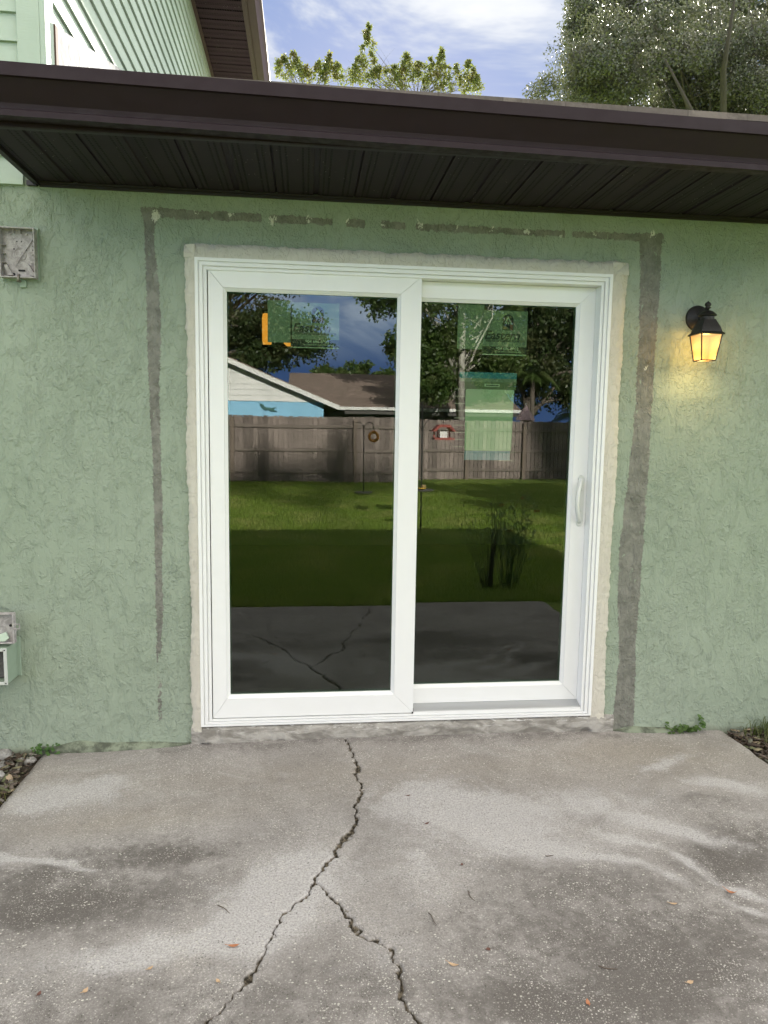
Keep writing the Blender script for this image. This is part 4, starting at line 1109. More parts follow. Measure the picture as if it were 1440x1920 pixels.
LV = [((-0.641, -1.29), 'dryleaf', .038, .013, 0, 'bright orange dry leaf left of the near crack on the slab'),
      ((-1.113, -1.418), 'dryleaf_dark', .018, .012, 80, 'dark red dry leaf nearest the bottom left of the slab'),
      ((-1.0, -1.42), 'dryleaf_tan', .022, .014, 60, 'tan curled leaf beside the dark red leaf at lower left'),
      ((-0.853, -1.354), 'dryleaf_tan', .020, .011, 40, 'small pinkish tan leaf between the orange leaf and the left corner'),
      ((-0.668, -1.416), 'dryleaf_tan', .018, .012, 130, 'small tan leaf just below the bright orange leaf'),
      ((0.894, -1.193), 'dryleaf', .040, .012, -35, 'orange brown leaf on the pale streak at the far right of the slab'),
      ((0.684, -1.228), 'dryleaf_tan', .030, .010, -10, 'slim tan leaf left of the pale streak at the right'),
      ((-0.044, -1.415), 'dryleaf_tan', .036, .012, -25, 'long brown leaf just right of the near crack end'),
      ((0.27, -1.574), 'dryleaf', .024, .013, 85, 'orange leaf at the very front of the slab right of centre'),
      ((0.567, -1.531), 'dryleaf_tan', .024, .014, 10, 'round orange tan leaf near the front right of the slab'),
      ((0.065, -1.367), 'dryleaf_dark', .016, .014, 20, 'small dark red leaf beside a white fleck in the middle of the slab'),
      ((0.0, -0.725), 'dryleaf_dark', .026, .010, 20, 'dark brown leaf lying alone in the middle of the slab'),
      ((-0.039, -0.519), 'dryleaf_dark', .020, .010, 5, 'small dark leaf right of the far crack nearest the door'),
      ((0.076, -0.979), 'dryleaf_dark', .015, .011, 70, 'tiny dark red leaf in the centre below the alone brown leaf')]
for i, ((x, y), m_, L, W_, a, lab) in enumerate(LV):
    o = leaf_mesh(L * .85, W_ * .85, .12 + .08 * (i % 3), i).build('fallen_leaf', M[m_], smooth=True)
    o.location = (x, y, .002); o.rotation_euler = (0, 0, R(a)); tag(o, lab, 'leaf', 'dry leaves scattered on the slab')
for i, ((x, y), L, a, lab) in enumerate([((-0.685, -1.135), .055, -40, 'bent dry twig on the bright patch left of the crack'), ((-0.068, -1.231), .055, -68, 'dark curved twig in the middle right of the forked crack'),
                                         ((0.069, -1.139), .05, -72, 'thin dark twig above the middle twig'), ((0.371, -1.463), .05, -20, 'pale thin twig near the front right'), ((0.386, -0.955), .028, -15, 'short dark twig on the pale area at the right')]):
    b = MB(); r_ = random.Random(i)
    b.tube([(L * (t - .5), .004 * math.sin(t * 4 + i) + r_.uniform(-.001, .001), .003) for t in [k / 6 for k in range(7)]], [.0014, .0015, .0014, .0013, .0012, .001, .0007], 6)
    o = b.build('twig', M['twig'], smooth=True); o.location = (x, y, .001); o.rotation_euler = (0, 0, R(a)); tag(o, lab, 'twig', 'twigs on the slab')


def rock(seed, sx, sy, sz):
    r_ = random.Random(seed); import bmesh
    bm = bmesh.new(); bmesh.ops.create_icosphere(bm, subdivisions=2, radius=1)
    pl_ = [Vector((r_.gauss(0, 1), r_.gauss(0, 1), r_.gauss(0, 1))).normalized() for _ in range(9)]
    for v in bm.verts:
        for p in pl_:
            d = v.co.dot(p)
            if d > .72: v.co -= p * (d - .72) * .9
        v.co = Vector((v.co.x * sx, v.co.y * sy, v.co.z * sz))
    me = bpy.data.meshes.new('stone'); bm.to_mesh(me); bm.free(); return me


ST = [(-1.76, -.045, .055, .04, .045, 'stone', 'large green grey stone tucked against the wall at the left'),
      (-1.735, -.13, .045, .03, .026, 'stone', 'flat mossy stone below the large stone at the left'),
      (-1.672, -.06, .018, .014, .016, 'stone', 'small pale stone by the wall beside the slab corner'),
      (-1.632, -.075, .030, .022, .022, 'stone', 'wedge shaped grey stone touching the slab corner'),
      (-1.70, -.225, .040, .03, .03, 'stone', 'dark grey stone in the middle of the left bed'),
      (-1.655, -.235, .020, .022, .024, 'stone_tan', 'tan knobbly stone beside the slab edge'),
      (-1.70, -.33, .045, .035, .03, 'stone', 'pale blue grey stone nearest the grass at the left'),
      (-1.79, -.20, .05, .035, .03, 'stone', 'rounded grey stone half out of view at the left edge')]
for i, (x, y, sx, sy, sz, m_, lab) in enumerate(ST):
    me = rock(i + 3, sx, sy, sz); me.materials.append(M[m_]); me.polygons.foreach_set('use_smooth', [True] * len(me.polygons))
    o = bpy.data.objects.new('stone', me); col.objects.link(o); o.location = (x, y, sz * .4 - .02); o.rotation_euler = (0, 0, i * 1.1); tag(o, lab, 'stone', 'stones in the bed left of the slab')


def chips(x0, x1, y0, y1, n, seed, smin, smax):
    r_ = np.random.default_rng(seed)
    c = np.stack([r_.uniform(x0, x1, n), r_.uniform(y0, y1, n), r_.uniform(-.022, .006, n)], -1)
    L = r_.uniform(smin, smax, n); Wd = L * r_.uniform(.18, .5, n); Tk = L * .12
    a = r_.uniform(0, math.pi, n); tilt = r_.normal(0, .35, n)
    u = np.stack([np.cos(a) * np.cos(tilt), np.sin(a) * np.cos(tilt), np.sin(tilt)], -1); v = np.stack([-np.sin(a), np.cos(a), 0 * a], -1); w_ = np.cross(u, v)
    V = []
    for su, sv, sw in ((-1, -1, -1), (1, -.7, -1), (.9, 1, -1), (-1, .8, -1), (-.9, -1, 1), (1, -.8, 1), (1, .9, 1), (-1, 1, 1)):
        V.append(c + u * (su * L / 2)[:, None] + v * (sv * Wd / 2)[:, None] + w_ * (sw * Tk / 2)[:, None])
    V = np.stack(V, 1).reshape(-1, 3); o = np.arange(n)[:, None, None] * 8
    F_ = np.array([(0, 3, 2, 1), (4, 5, 6, 7), (0, 1, 5, 4), (1, 2, 6, 5), (2, 3, 7, 6), (3, 0, 4, 7)])[None] + o
    return V, F_.reshape(-1, 4)


V1, F1 = chips(-2.3, -1.605, -.5, -.02, 1100, 1, .012, .05); V2, F2_ = chips(1.612, 2.3, -.55, -.02, 1600, 2, .012, .055)
tag(npmesh('mulch', np.concatenate([V1, V2]), np.concatenate([F1, F2_ + len(V1)]), M['mulch']), 'loose bark chips and dry litter covering the beds', kind='stuff')


def blades(P, L, Wd, lean, seed):
    """P (n,3) roots -> bent two-segment grass blades"""
    r_ = np.random.default_rng(seed); n = len(P)
    a = r_.uniform(0, 2 * math.pi, n); d = np.stack([np.cos(a), np.sin(a), 0 * a], -1); s = np.stack([-np.sin(a), np.cos(a), 0 * a], -1)
    L = L * r_.uniform(.55, 1.25, n); le = lean * r_.uniform(.3, 1.4, n)
    up_ = np.array([0, 0, 1.0])
    p1 = P + up_ * (L * .6)[:, None] + d * (L * le * .3)[:, None]; p2 = P + up_ * (L * (1 - .45 * le))[:, None] + d * (L * le)[:, None]
    V = np.stack([P - s * Wd / 2, P + s * Wd / 2, p1 + s * Wd * .4, p1 - s * Wd * .4, p2], 1).reshape(-1, 3)
    o = np.arange(n)[:, None] * 5
    T = np.concatenate([np.array([[0, 1, 2]]) + o, np.array([[0, 2, 3]]) + o, np.array([[3, 2, 4]]) + o])
    return V, T


n = 150000
py_ = -2.6 - 14.2 * rng.random(n) ** 1.15; px_ = -0.4 + (rng.random(n) * 1.15 - .30) * (np.abs(py_) + 3.2) * .62
Pg = np.stack([px_, py_, np.full(n, -.032)], -1)
V_, T_ = blades(Pg, .060, .007, .7, 3)
tag(npmesh('grass', V_, T_, M['grass']), 'short green grass blades covering the back lawn', kind='stuff')
# tufts at the slab edges
def tuft(name, x, y, n, L, seed, lab, spread=.05, wd=.005):
    r_ = np.random.default_rng(seed); P = np.stack([r_.normal(x, spread, n), r_.normal(y, spread, n), np.full(n, -.028)], -1)
    V_, T_ = blades(P, L, wd, .8, seed); tag(npmesh(name, V_, T_, M['tuft']), lab, 'grass tuft')
tuft('grass_tuft', -1.675, -.42, 130, .10, 5, 'green grass tuft growing against the left edge of the slab', .035)
tuft('grass_tuft', 1.80, -.10, 150, .13, 6, 'straggly dry grass tuft in the bed at the far right by the wall', .06, .004)
tuft('grass_tuft', 1.83, -.36, 140, .10, 7, 'low grass tuft beside the right edge of the slab', .07, .004)


def broadleaf(name, pts, size, seed, lab, stems):
    e = empty(name, (0, 0, 0), lab, 'weed'); r_ = random.Random(seed)
    b = MB()
    for s in stems: b.tube(s, .0012, 5)
    b.build('stem', M['weed'], e)
    b = MB()
    for (x, y, z) in pts:
        a = r_.uniform(0, 6.28); t = r_.uniform(-.5, .5); L = size * r_.uniform(.7, 1.2)
        d = Vector((math.cos(a), math.sin(a) * .6, t)).normalized(); s = d.cross(Vector((0, -.6, 1))).normalized() * L * .42
        c = Vector((x, y, z)); m_ = c + d * L * .5
        b.add([c, m_ * .6 + c * .4 + s * .8, m_ + s, c + d * L, m_ - s, m_ * .6 + c * .4 - s * .8], [(0, 1, 2, 3), (0, 3, 4, 5)])
    b.build('leaf', M['weed'], e)


r_ = random.Random(9)
broadleaf('weed', [(1.335 + r_.uniform(-.05, .09), -.025 + r_.uniform(-.02, .008), .018 + r_.uniform(-.012, .022)) for _ in range(46)] + [(1.47 + r_.uniform(-.012, .014), -.03, .045 + r_.uniform(-.02, .03)) for _ in range(14)] + [(1.43 + r_.uniform(-.03, .03), -.03, .01 + r_.random() * .015) for _ in range(12)],
          .024, 1, 'small leafy green weed at the wall foot near the right slab corner', [[(1.33, -.02, 0), (1.40, -.03, .01), (1.45, -.03, .02), (1.475, -.03, .07)]])
broadleaf('weed', [(-1.575 + r_.uniform(-.05, .05), -.035 + r_.uniform(-.015, .01), .012 + r_.uniform(-.01, .03)) for _ in range(40)], .018, 2, 'tiny green weed at the wall foot near the left slab corner', [[(-1.58, -.03, 0), (-1.56, -.03, .03)]])
broadleaf('weed', [(-1.79 + r_.uniform(-.05, .05), -.16 + r_.uniform(-.04, .04), .02 + r_.uniform(-.01, .04)) for _ in range(50)], .03, 3, 'broad leaved weed among the stones at the left edge', [[(-1.79, -.16, -.02), (-1.78, -.16, .04)]])


# ------------------------------------------------------------------ trees
def leaf_cloud(centers, radii, per, size, seed, flat=.75, droop=0.0, outward=None):
    r_ = np.random.default_rng(seed); n = len(centers) * per
    C = np.repeat(centers, per, 0); Rr = np.repeat(radii, per)
    d = r_.normal(0, 1, (n, 3)); d /= np.linalg.norm(d, axis=1)[:, None]
    P = C + d * (Rr * r_.random(n) ** .45)[:, None] * np.array([1, 1, flat])
    P[:, 2] -= droop * Rr * r_.random(n)
    u = r_.normal(0, 1, (n, 3)); u[:, 2] -= .3; u /= np.linalg.norm(u, axis=1)[:, None]
    q_ = r_.normal(0, 1, (n, 3)); v = np.cross(u, q_); v /= np.linalg.norm(v, axis=1)[:, None]; w_ = np.cross(u, v)
    L = (size * r_.uniform(.6, 1.3, n))[:, None]
    V = np.stack([P, P + u * L * .5 + v * L * .28 + w_ * L * .08, P + u * L, P + u * L * .5 - v * L * .28 + w_ * L * .08], 1).reshape(-1, 3)
    F_ = np.arange(n * 4).reshape(n, 4)
    return V, F_


def tree(label, base, blobs_, lsize, leafm, barkm, trunk_r, seed, nclus=60, per=200, limbs=18, group=None, fork=None, name='tree', csize=(.5, 1.0), shell=.5, flat=.75, trunk_top=None, pts_list=None, tmin=.35):
    """blobs_: (cx,cy,cz,rx,ry,rz,weight)"""
    r_ = np.random.default_rng(seed); e = empty(name, base, label, 'tree', group)
    wts = np.array([b_[6] for b_ in blobs_], float); wts /= wts.sum()
    C = []
    for k in range(nclus):
        b_ = blobs_[r_.choice(len(blobs_), p=wts)]
        d = r_.normal(0, 1, 3); d /= np.linalg.norm(d); rr = shell + (1 - shell) * r_.random()
        C.append([b_[0] + d[0] * b_[3] * rr, b_[1] + d[1] * b_[4] * rr, b_[2] + d[2] * b_[5] * rr])
    C = np.array(C); rad = r_.uniform(*csize, nclus)
    if pts_list: C = np.array([p[:3] for p in pts_list]); rad = np.array([p[3] for p in pts_list]); nclus = len(C)
    V, F_ = leaf_cloud(C, rad, per, lsize, seed + 1, flat)
    npmesh('crown', V, F_, leafm, e)
    tb = MB(); B = Vector(base)
    b0 = blobs_[0]; top = Vector(trunk_top) if trunk_top else Vector((b0[0], b0[1], b0[2] - b0[5] * .1))
    H = top.z - B.z
    rr_ = random.Random(seed); pts = []
    for i in range(9):
        t = i / 8; pts.append(B.lerp(top, t) + Vector((rr_.uniform(-1, 1), rr_.uniform(-1, 1), 0)) * trunk_r * .9 * math.sin(t * math.pi))
    tb.tube(pts, [trunk_r * (1 - .72 * i / 8) + (trunk_r * .3 if i == 0 else 0) for i in range(9)], 12)
    if fork:
        for f_ in fork: tb.tube([Vector(p) for p in f_[0]], f_[1], 10)
    tb.build('trunk', barkm, e, smooth=True)
    br = MB(); idx = r_.permutation(nclus)[:limbs]
    for k in idx:
        t = rr_.uniform(tmin, .97); i0 = t * 8; s = pts[int(i0)].lerp(pts[min(int(i0) + 1, 8)], i0 % 1); en = Vector(C[k])
        mid = s.lerp(en, .5) + Vector((rr_.uniform(-1, 1), rr_.uniform(-1, 1), rr_.uniform(.1, 1))) * (en - s).length * .13
        q1 = s.lerp(mid, .5) + Vector((0, 0, .05 * (en - s).length)); q2 = mid.lerp(en, .5)
        r0 = trunk_r * (.5 - .28 * t)
        br.tube([s, q1, mid, q2, en], [r0, r0 * .75, r0 * .5, r0 * .3, r0 * .1], 7)
        for m_ in range(3):   # side branches
            st = q1.lerp(en, rr_.uniform(.1, .8)); e2 = st + Vector((rr_.uniform(-1, 1), rr_.uniform(-1, 1), rr_.uniform(-.4, .9))) * (en - s).length * .28
            br.tube([st, st.lerp(e2, .5) + Vector((0, 0, .1)), e2], [r0 * .3, r0 * .18, r0 * .06], 5)
    br.build('branch', barkm, e, smooth=True)
    return e


# behind the house (seen over the roof)
tree('big silvery live oak rising above the roof at the right', (13.5, 20.5, 0),
     [(12.8, 20, 13.1, 5.6, 3.2, 2.2, 5), (8.5, 19.5, 12.5, 1.9, 2.2, 1.6, 1.6), (15.5, 20, 12.6, 4.5, 3.0, 2.6, 3.0), (12.0, 22, 11.6, 5.5, 2.0, .8, 2.2)], .085, M['oak_leaf'], M['oak_bark'], .20, 21, nclus=360, per=560, limbs=70, csize=(.4, .85), shell=.25,
     fork=[([(13.4, 20.2, 6), (12.6, 19, 10.2), (11.6, 17.6, 12.0), (11.2, 16.6, 13.3)], [.14, .12, .08, .03]), ([(13.5, 20, 6), (15.0, 18.6, 10.5), (17.2, 17, 12.8)], [.12, .09, .03]), ([(13.3, 20, 6), (11.2, 18, 10.6), (9.6, 17.2, 12.0)], [.11, .08, .02])])
def spires(L, seed):
    """pointed leafy shoots: (x at the crown line, top height, half width)"""
    r_ = random.Random(seed); out_ = []
    k = 1.455
    for x, zt, w_, n_ in L:
        for i in range(n_):
            t = (i + r_.random()) / n_; wt = w_ * (1 - t) ** .75 + .05
            x30 = x + r_.uniform(-1, 1) * wt; z30 = 16.75 + (zt - 16.75) * t; y = 45 + r_.uniform(-1, 1) * wt * 1.3
            out_.append(((x30 + .443) * k - .443, y, 1.436 + (z30 - 1.436) * k, r_.uniform(.16, .42) * (1.15 - .75 * t)))
    return out_


tree('yellow green tree top with a tall leafy spire above the roof', (6.6, 45, 0), [(6.6, 45, 23.4, 1, 1, 1, 1)], .17, M['sweetgum'], M['bark'], .12, 31, per=42, limbs=60, flat=1.3, trunk_top=(6.6, 45, 23.3), tmin=.93,
     pts_list=spires([(2.18, 19.1, .42, 34), (1.75, 17.7, .5, 18), (2.7, 17.4, .6, 18), (3.3, 17.5, .5, 14), (3.86, 18.0, .5, 24), (4.5, 17.7, .6, 20), (5.0, 17.9, .45, 16), (5.55, 18.3, .5, 28), (6.15, 17.7, .55, 18), (6.75, 17.9, .45, 22), (7.1, 17.3, .4, 12)], 3), group='yellow green tree tops above the roof')
tree('small pair of yellow green tree tips left of the tall spire', (-.6, 46, 0), [(-.6, 45, 23.2, 1, 1, 1, 1)], .17, M['sweetgum'], M['bark'], .12, 37, per=42, limbs=30, flat=1.3, trunk_top=(-.6, 45.5, 23.2), tmin=.93,
     pts_list=spires([(-1.5, 17.5, .4, 18), (-1.05, 17.75, .35, 18), (-.6, 17.2, .4, 10), (.1, 17.4, .4, 12), (.5, 17.75, .35, 18), (.85, 17.4, .3, 12)], 5), group='yellow green tree tops above the roof')

tree('taller live oak further back filling the top right corner of the view', (19, 37, 0),
     [(18.5, 37, 24.2, 5.5, 2.5, 2.4, 3), (14.8, 37, 23.8, 1.8, 1.8, 1.6, 1), (23.5, 37, 23.8, 4.0, 2.5, 2.6, 2)], .15, M['oak_leaf'], M['oak_bark'], .22, 83, nclus=260, per=420, limbs=40, csize=(.5, 1.0), shell=.2, tmin=.8, trunk_top=(19, 37, 22.5))

# behind the fence (seen reflected in the glass)
tree('huge dark oak behind the blue gabled house in the reflection', (-5.5, -31, 0),
     [(-6.5, -31, 8.0, 5.4, 4.0, 3.8, 4), (-2.6, -30.5, 9.5, 2.6, 2.5, 2.6, 2), (-2.6, -30, 5.6, 2.4, 1.8, 1.5, 1.5), (-.9, -30, 5.6, 1.3, 1.0, .8, .6)], .19, M['dark_leaf'], M['bark'], .5, 41, nclus=150, per=330, limbs=34, csize=(.5, 1.1), shell=.3)
tree('pale barked leafy tree overhanging the fence in the right pane', (5.2, -22.5, 0),
     [(5.0, -22.5, 6.4, 2.6, 2.2, 2.2, 3), (3.9, -22, 4.2, 1.3, 1.2, 1.2, 1.6), (2.4, -23, 6.4, 1.3, 1.2, .7, .8), (2.9, -23, 4.5, .7, .7, .35, .35), (4.1, -22, 3.0, 1.0, .9, .7, .8), (6.2, -22.5, 4.6, 1.2, 1.2, 1.4, 1.2)], .15, M['green_leaf'], M['pale_bark'], .16, 43, nclus=120, per=210, limbs=44, csize=(.35, .75), shell=.3,
     fork=[([(5.2, -22.5, 1.0), (5.05, -22, 4.2), (4.95, -21.6, 7.5)], [.15, .12, .07]), ([(5.0, -22.4, 3.2), (4.3, -21.6, 4.6), (3.6, -21.2, 5.6)], [.09, .06, .03])])
tree('dark dense tree filling the right side of the right pane', (8.6, -25, 0),
     [(8.9, -25, 5.8, 2.4, 2.0, 2.9, 3), (10.5, -26, 5.0, 2.6, 2.2, 3.0, 2), (7.3, -25, 4.4, 1.2, 1.2, 1.4, 1)], .17, M['dark_leaf'], M['bark'], .22, 47, nclus=120, per=230, limbs=34, csize=(.45, .9), shell=.3)
for i, (x, rx, z, lab) in enumerate([(1.9, 2.3, 6.4, 'low distant round tree left of the round distant tree'), (4.95, 2.5, 6.9, 'round distant tree above the brown roof in the left pane'), (8.2, 2.2, 6.3, 'flat distant tree right of the round distant tree')]):
    tree(lab, (x, -70, 0), [(x, -70, z, rx, 2, 1.4, 1)], .30, M['green_leaf'], M['bark'], .25, 50 + i, nclus=34, per=160, limbs=6, csize=(.5, .8), shell=.4, group='round trees on the skyline beyond the neighbour')
for i, (x, y, z, rx, rz) in enumerate([(-14, -34, 6, 5, 4), (15, -32, 6, 4, 4.5), (21, -30, 6, 4, 5), (12, -44, 6, 5, 4)]):
    tree(['broad dark tree far left beyond the fence', 'dense tree right of the palm beyond the fence', 'rightmost dense tree beyond the fence', 'tall dark tree deep behind the palm'][i], (x, y, 0), [(x, y, z, rx, 3, rz, 1)], .3, M['dark_leaf'], M['bark'], .3, 60 + i, nclus=60, per=130, limbs=10, csize=(.7, 1.3), shell=.3, group='background trees beyond the fence')


def palm(base, h, nf, L, seed, lab):
    e = empty('palm_tree', base, lab, 'palm'); r_ = random.Random(seed); B = Vector(base)
    b = MB(); b.tube([B, B + Vector((.08, 0, h * .5)), B + Vector((.02, 0, h))], [.10, .08, .09], 12); b.build('trunk', M['bark'], e, smooth=True)
    b = MB(); T = B + Vector((.02, 0, h))
    for k in range(nf):
        a = k / nf * 6.28 * 2.4; up_ = r_.uniform(-.2, 1.1); d = Vector((math.cos(a), math.sin(a), 0))
        pts = [T + d * L * t * (1 - .1 * t) + Vector((0, 0, L * (up_ * t - (.55 + .5 * up_) * t * t))) for t in [i / 8 for i in range(9)]]
        b.tube(pts, [.022 * (1 - i / 9) + .003 for i in range(9)], 5)
        for i in range(1, 9):
            for m_ in range(3):
                p = pts[i - 1].lerp(pts[i], m_ / 3); tg = (pts[i] - pts[i - 1]).normalized()
                for s in (-1, 1):
                    sd_ = tg.cross(Vector((0, 0, 1))).normalized() * s; ln = L * .36 * math.sin(math.pi * min(.95, (i + m_ / 3) / 9 + .08))
                    tip = p + (sd_ * .8 + tg * .5 + Vector((0, 0, -.35))) * ln; w_ = tg * .02
                    b.add([p - w_, p + w_, tip], [(0, 1, 2)])
    b.build('frond', M['palm'], e)


palm((9.4, -21.6, 0), 2.0, 20, 1.5, 3, 'palm with drooping fronds behind the fence at the right pane edge')
palm((8.3, -24, 0), 3.5, 16, 1.2, 5, 'taller slim palm behind the pink umbrella')

# ------------------------------------------------------------------ fences
def fence_run(p0, p1, posts, h, lab, seed):
    e = empty('wooden_fence', (*p0, 0), lab, 'fence', None); a = Vector((*p0, 0)); b_ = Vector((*p1, 0)); d = (b_ - a); L = d.length; d.normalize(); nrm = Vector((d.y, -d.x, 0))
    if nrm.y < 0: nrm = -nrm   # toward the house
    r_ = random.Random(seed)
    def bx(mb, s0, s1, n0, n1, z0_, z1_):
        q_ = []
        for z in (z0_, z1_):
            for s, n_ in ((s0, n0), (s1, n0), (s1, n1), (s0, n1)): p = a + d * s + nrm * n_; q_.append((p.x, p.y, z))
        mb.add(q_, [(0, 3, 2, 1), (4, 5, 6, 7), (0, 1, 5, 4), (1, 2, 6, 5), (2, 3, 7, 6), (3, 0, 4, 7)])
    edges = [0] + posts + [L]
    for s0, s1 in zip(edges[:-1], edges[1:]):
        if s1 - s0 < .05: continue
        mb = MB(); s = s0
        while s < s1 - .02:
            w_ = min(.138, s1 - s); zt = h + r_.uniform(-.012, .012); o_ = r_.uniform(-.010, .004)
            bx(mb, s + .008, s + w_ - .008, -.02 + o_, .0 + o_, -.03 + r_.uniform(.0, .04), zt); s += w_
        bx(mb, s0, s1, -.036, -.031, -.03, h - .03)  # backing sheet added behind the boards so the gaps read as dark lines
        mb.build('board_panel', M['fence'], e)
        for zc in (.27, .87, 1.53):
            mb = MB(); bx(mb, s0 + .002, s1 - .002, .005, .045, zc - .045, zc + .045); mb.build('rail', M['rail'], e)
    for s in posts:
        mb = MB(); bx(mb, s - .05, s + .05, .046, .14, -.05, h - .05); mb.build('post', M['post'], e)


fence_run((-14.0, -16.9), (2.3, -16.8), [2.0, 4.8, 8.2, 11.53, 14.92], 1.80, 'long grey board fence closing the lawn in the left pane', 1)
d0 = 1.92
fence_run((2.5, -18.21), (14.5, -19.7), [.1, 2.0, 3.92, 5.84, 7.76, 9.7], 1.80, 'sunlit grey board fence set back behind the right pane', 2)
fence_run((2.3, -18.3), (2.38, -16.9), [], 1.80, 'short grey fence return joining the two long fences', 3)

# ------------------------------------------------------------------ neighbour's house
nh = empty('neighbour_house', (0, -24, 0), 'sky blue and white gabled house with brown shingle roof beyond the fence', 'house')
s_n = .405; yG = -21.0
zr = lambda x: 2.17 + (.45 - x) * s_n
b = MB(); b.prism([(-12.6, 0), (.13, 0), (.13, 2.36), (-12.6, 2.36)], yG - .2, yG, 'y'); b.build('blue_wall', M['bluepaint'], nh)
b = MB(); z = 2.36
while z < zr(-6):
    x1 = .45 - (z - 2.17) / s_n - .1; x0 = -12.6 + .1 + (z - 2.17) / s_n
    if x1 < x0: break
    b.prism([(yG + .004, z), (yG + .035, z), (yG + .008, z + .19), (yG + .004, z + .19)], x0, min(x1, .10), 'x'); z += .185
b.build('gable_siding', M['whitepaint'], nh)
for s in (1,):
    b = MB(); b.prism([(.62, zr(.62)), (-6.2, zr(-6.2)), (-6.2, zr(-6.2) + .17), (.66, zr(.62) + .14)], yG + .33, yG + .37, 'y'); b.build('rake_board', M['whitepaint'], nh)
b = MB(); b.prism([(.60, zr(.6) + .02), (-6.2, zr(-6.2) + .02), (-6.2, zr(-6.2) + .05), (.60, zr(.6) + .05)], yG - 3.5, yG + .33, 'y'); b.build('rake_soffit', M['darkwall'], nh)
b = MB(); b.prism([(.66, zr(.62) + .145), (-6.2, zr(-6.2) + .175), (-6.2, zr(-6.2) + .20), (.68, zr(.62) + .165)], yG - 9, yG + .38, 'y'); b.prism([(-6.2, zr(-6.2) + .175), (-13.0, zr(.62) + .145), (-13.0, zr(.62) + .165), (-6.2, zr(-6.2) + .2)], yG - 9, yG + .38, 'y'); b.build('roof', M['shingle_far'], nh)
b = MB(); b.prism([(-24.0, 2.33), (-29.2, 3.92), (-29.2, 3.96), (-24.0, 2.36)], -1.2, 7.9, 'x'); b.prism([(-29.2, 3.92), (-34.4, 2.33), (-34.4, 2.36), (-29.2, 3.96)], -1.2, 7.9, 'x'); b.build('roof', M['shingle_far'], nh)
b = MB(); b.box(.35, 8.0, -24.02, -23.90, 2.20, 2.32); b.build('white_gutter', M['whitepaint'], nh, bevel=.01)
b = MB(); b.box(.2, 7.8, -24.8, -24.6, 0, 2.25); b.build('wall', M['darkwall'], nh)
b = MB(); b.box(1.0, 7.8, -24.59, -24.0, 2.05, 2.19); b.build('eave_soffit', M['darkwall'], nh)
b = MB(); b.box(1.55, 2.35, -24.59, -24.55, .9, 2.0); b.build('window', M['teal'], nh)
b = MB()   # dark ornament on the blue wall
b.prism([(-2.02, 2.30), (-1.90, 2.25), (-1.80, 2.16), (-1.62, 2.14), (-1.45, 2.17), (-1.55, 2.09), (-1.42, 2.03), (-1.60, 2.02), (-1.72, 2.07), (-1.85, 2.06), (-1.95, 2.16)], yG + .01, yG + .05, 'y'); b.build('wall_ornament', M['teal'], nh, bevel=.004)

# ------------------------------------------------------------------ yard ornaments
po_ = empty('feeder_pole', (1.18, -6.62, 0), 'tall black shepherd pole with a tray in the lawn of the right pane', 'feeder pole')
b = MB(); b.tube([(1.18, -6.62, -.03), (1.17, -6.62, 1.80)], .011, 8); b.lathe([(0, 0), (.02, .02), (.012, .045), (0, .055)], (1.17, -6.62, 1.80), 12); b.build('pole', M['iron'], po_, smooth=True)
b = MB(); b.tube([(1.17, -6.62, 1.45), (1.24, -6.62, 1.58), (1.36, -6.62, 1.68), (1.47, -6.62, 1.64), (1.475, -6.62, 1.55)], .006, 6); b.tube([(1.17, -6.62, 1.45), (1.10, -6.62, 1.58), (1.02, -6.62, 1.62), (.99, -6.62, 1.56)], .006, 6); b.build('hook', M['iron'], po_, smooth=True)
b = MB(); b.lathe([(.015, -.01), (.15, .0), (.17, .02), (.165, .024), (.14, .006), (.0, .0)], (1.19, -6.62, .60), 28); b.build('tray', M['darkwall'], po_, smooth=True)
o = empty('yellow_dish', (0, 0, 0), 'yellow dish resting on the round tray of the pole', 'dish')
b = MB(); b.lathe([(.0, .0), (.06, .002), (.075, .02), (.07, .022), (.0, .008)], (1.17, -6.60, .629), 20); b.build('bowl', M['yellow'], o, smooth=True)
b = MB(); b.lathe([(.03, .0), (.035, .045), (.0, .05)], (1.21, -6.62, .64), 16); b.build('seed_block', mat('seed_block', (.30, .22, .10), .8), o, smooth=True)
bh = empty('birdhouse', (0, 0, 0), 'dark teal birdhouse hanging at the left of the black pole', 'birdhouse')
b = MB(); b.box(.93, 1.07, -6.70, -6.56, 1.22, 1.40); b.build('box', M['darkwall'], bh)
b = MB(); b.prism([(.88, 1.36), (1.0, 1.50), (1.14, 1.36), (1.12, 1.35), (1.0, 1.47), (.90, 1.35)], -6.76, -6.5, 'y'); b.prism([(.9, 1.38), (1.0, 1.475), (1.11, 1.38)], -6.52, -6.5, 'y'); b.build('roof', M['teal'], bh)
fd = empty('bird_feeder', (0, 0, 0), 'red pavilion bird feeder hanging right of the black pole', 'bird feeder')
b = MB(); b.prism([(1.31, 1.44), (1.40, 1.535), (1.55, 1.535), (1.63, 1.44), (1.60, 1.44), (1.54, 1.50), (1.41, 1.50), (1.35, 1.44)], -6.74, -6.50, 'y'); b.build('roof', M['red'], fd)
b = MB(); b.box(1.33, 1.61, -6.74, -6.50, 1.325, 1.352); b.build('tray', M['red'], fd)
for x_ in (1.36, 1.415, 1.47, 1.525, 1.58):
    b = MB(); b.box(x_ - .008, x_ + .008, -6.72, -6.70, 1.352, 1.45); b.build('post', M['red'], fd)
b = MB(); b.box(1.42, 1.52, -6.66, -6.58, 1.352, 1.44); b.build('seed_tube', M['whitepaint'], fd)
b = MB(); b.tube([(1.475, -6.62, 1.53), (1.475, -6.62, 1.56)], .003, 5); b.build('hanger', M['iron'], fd)
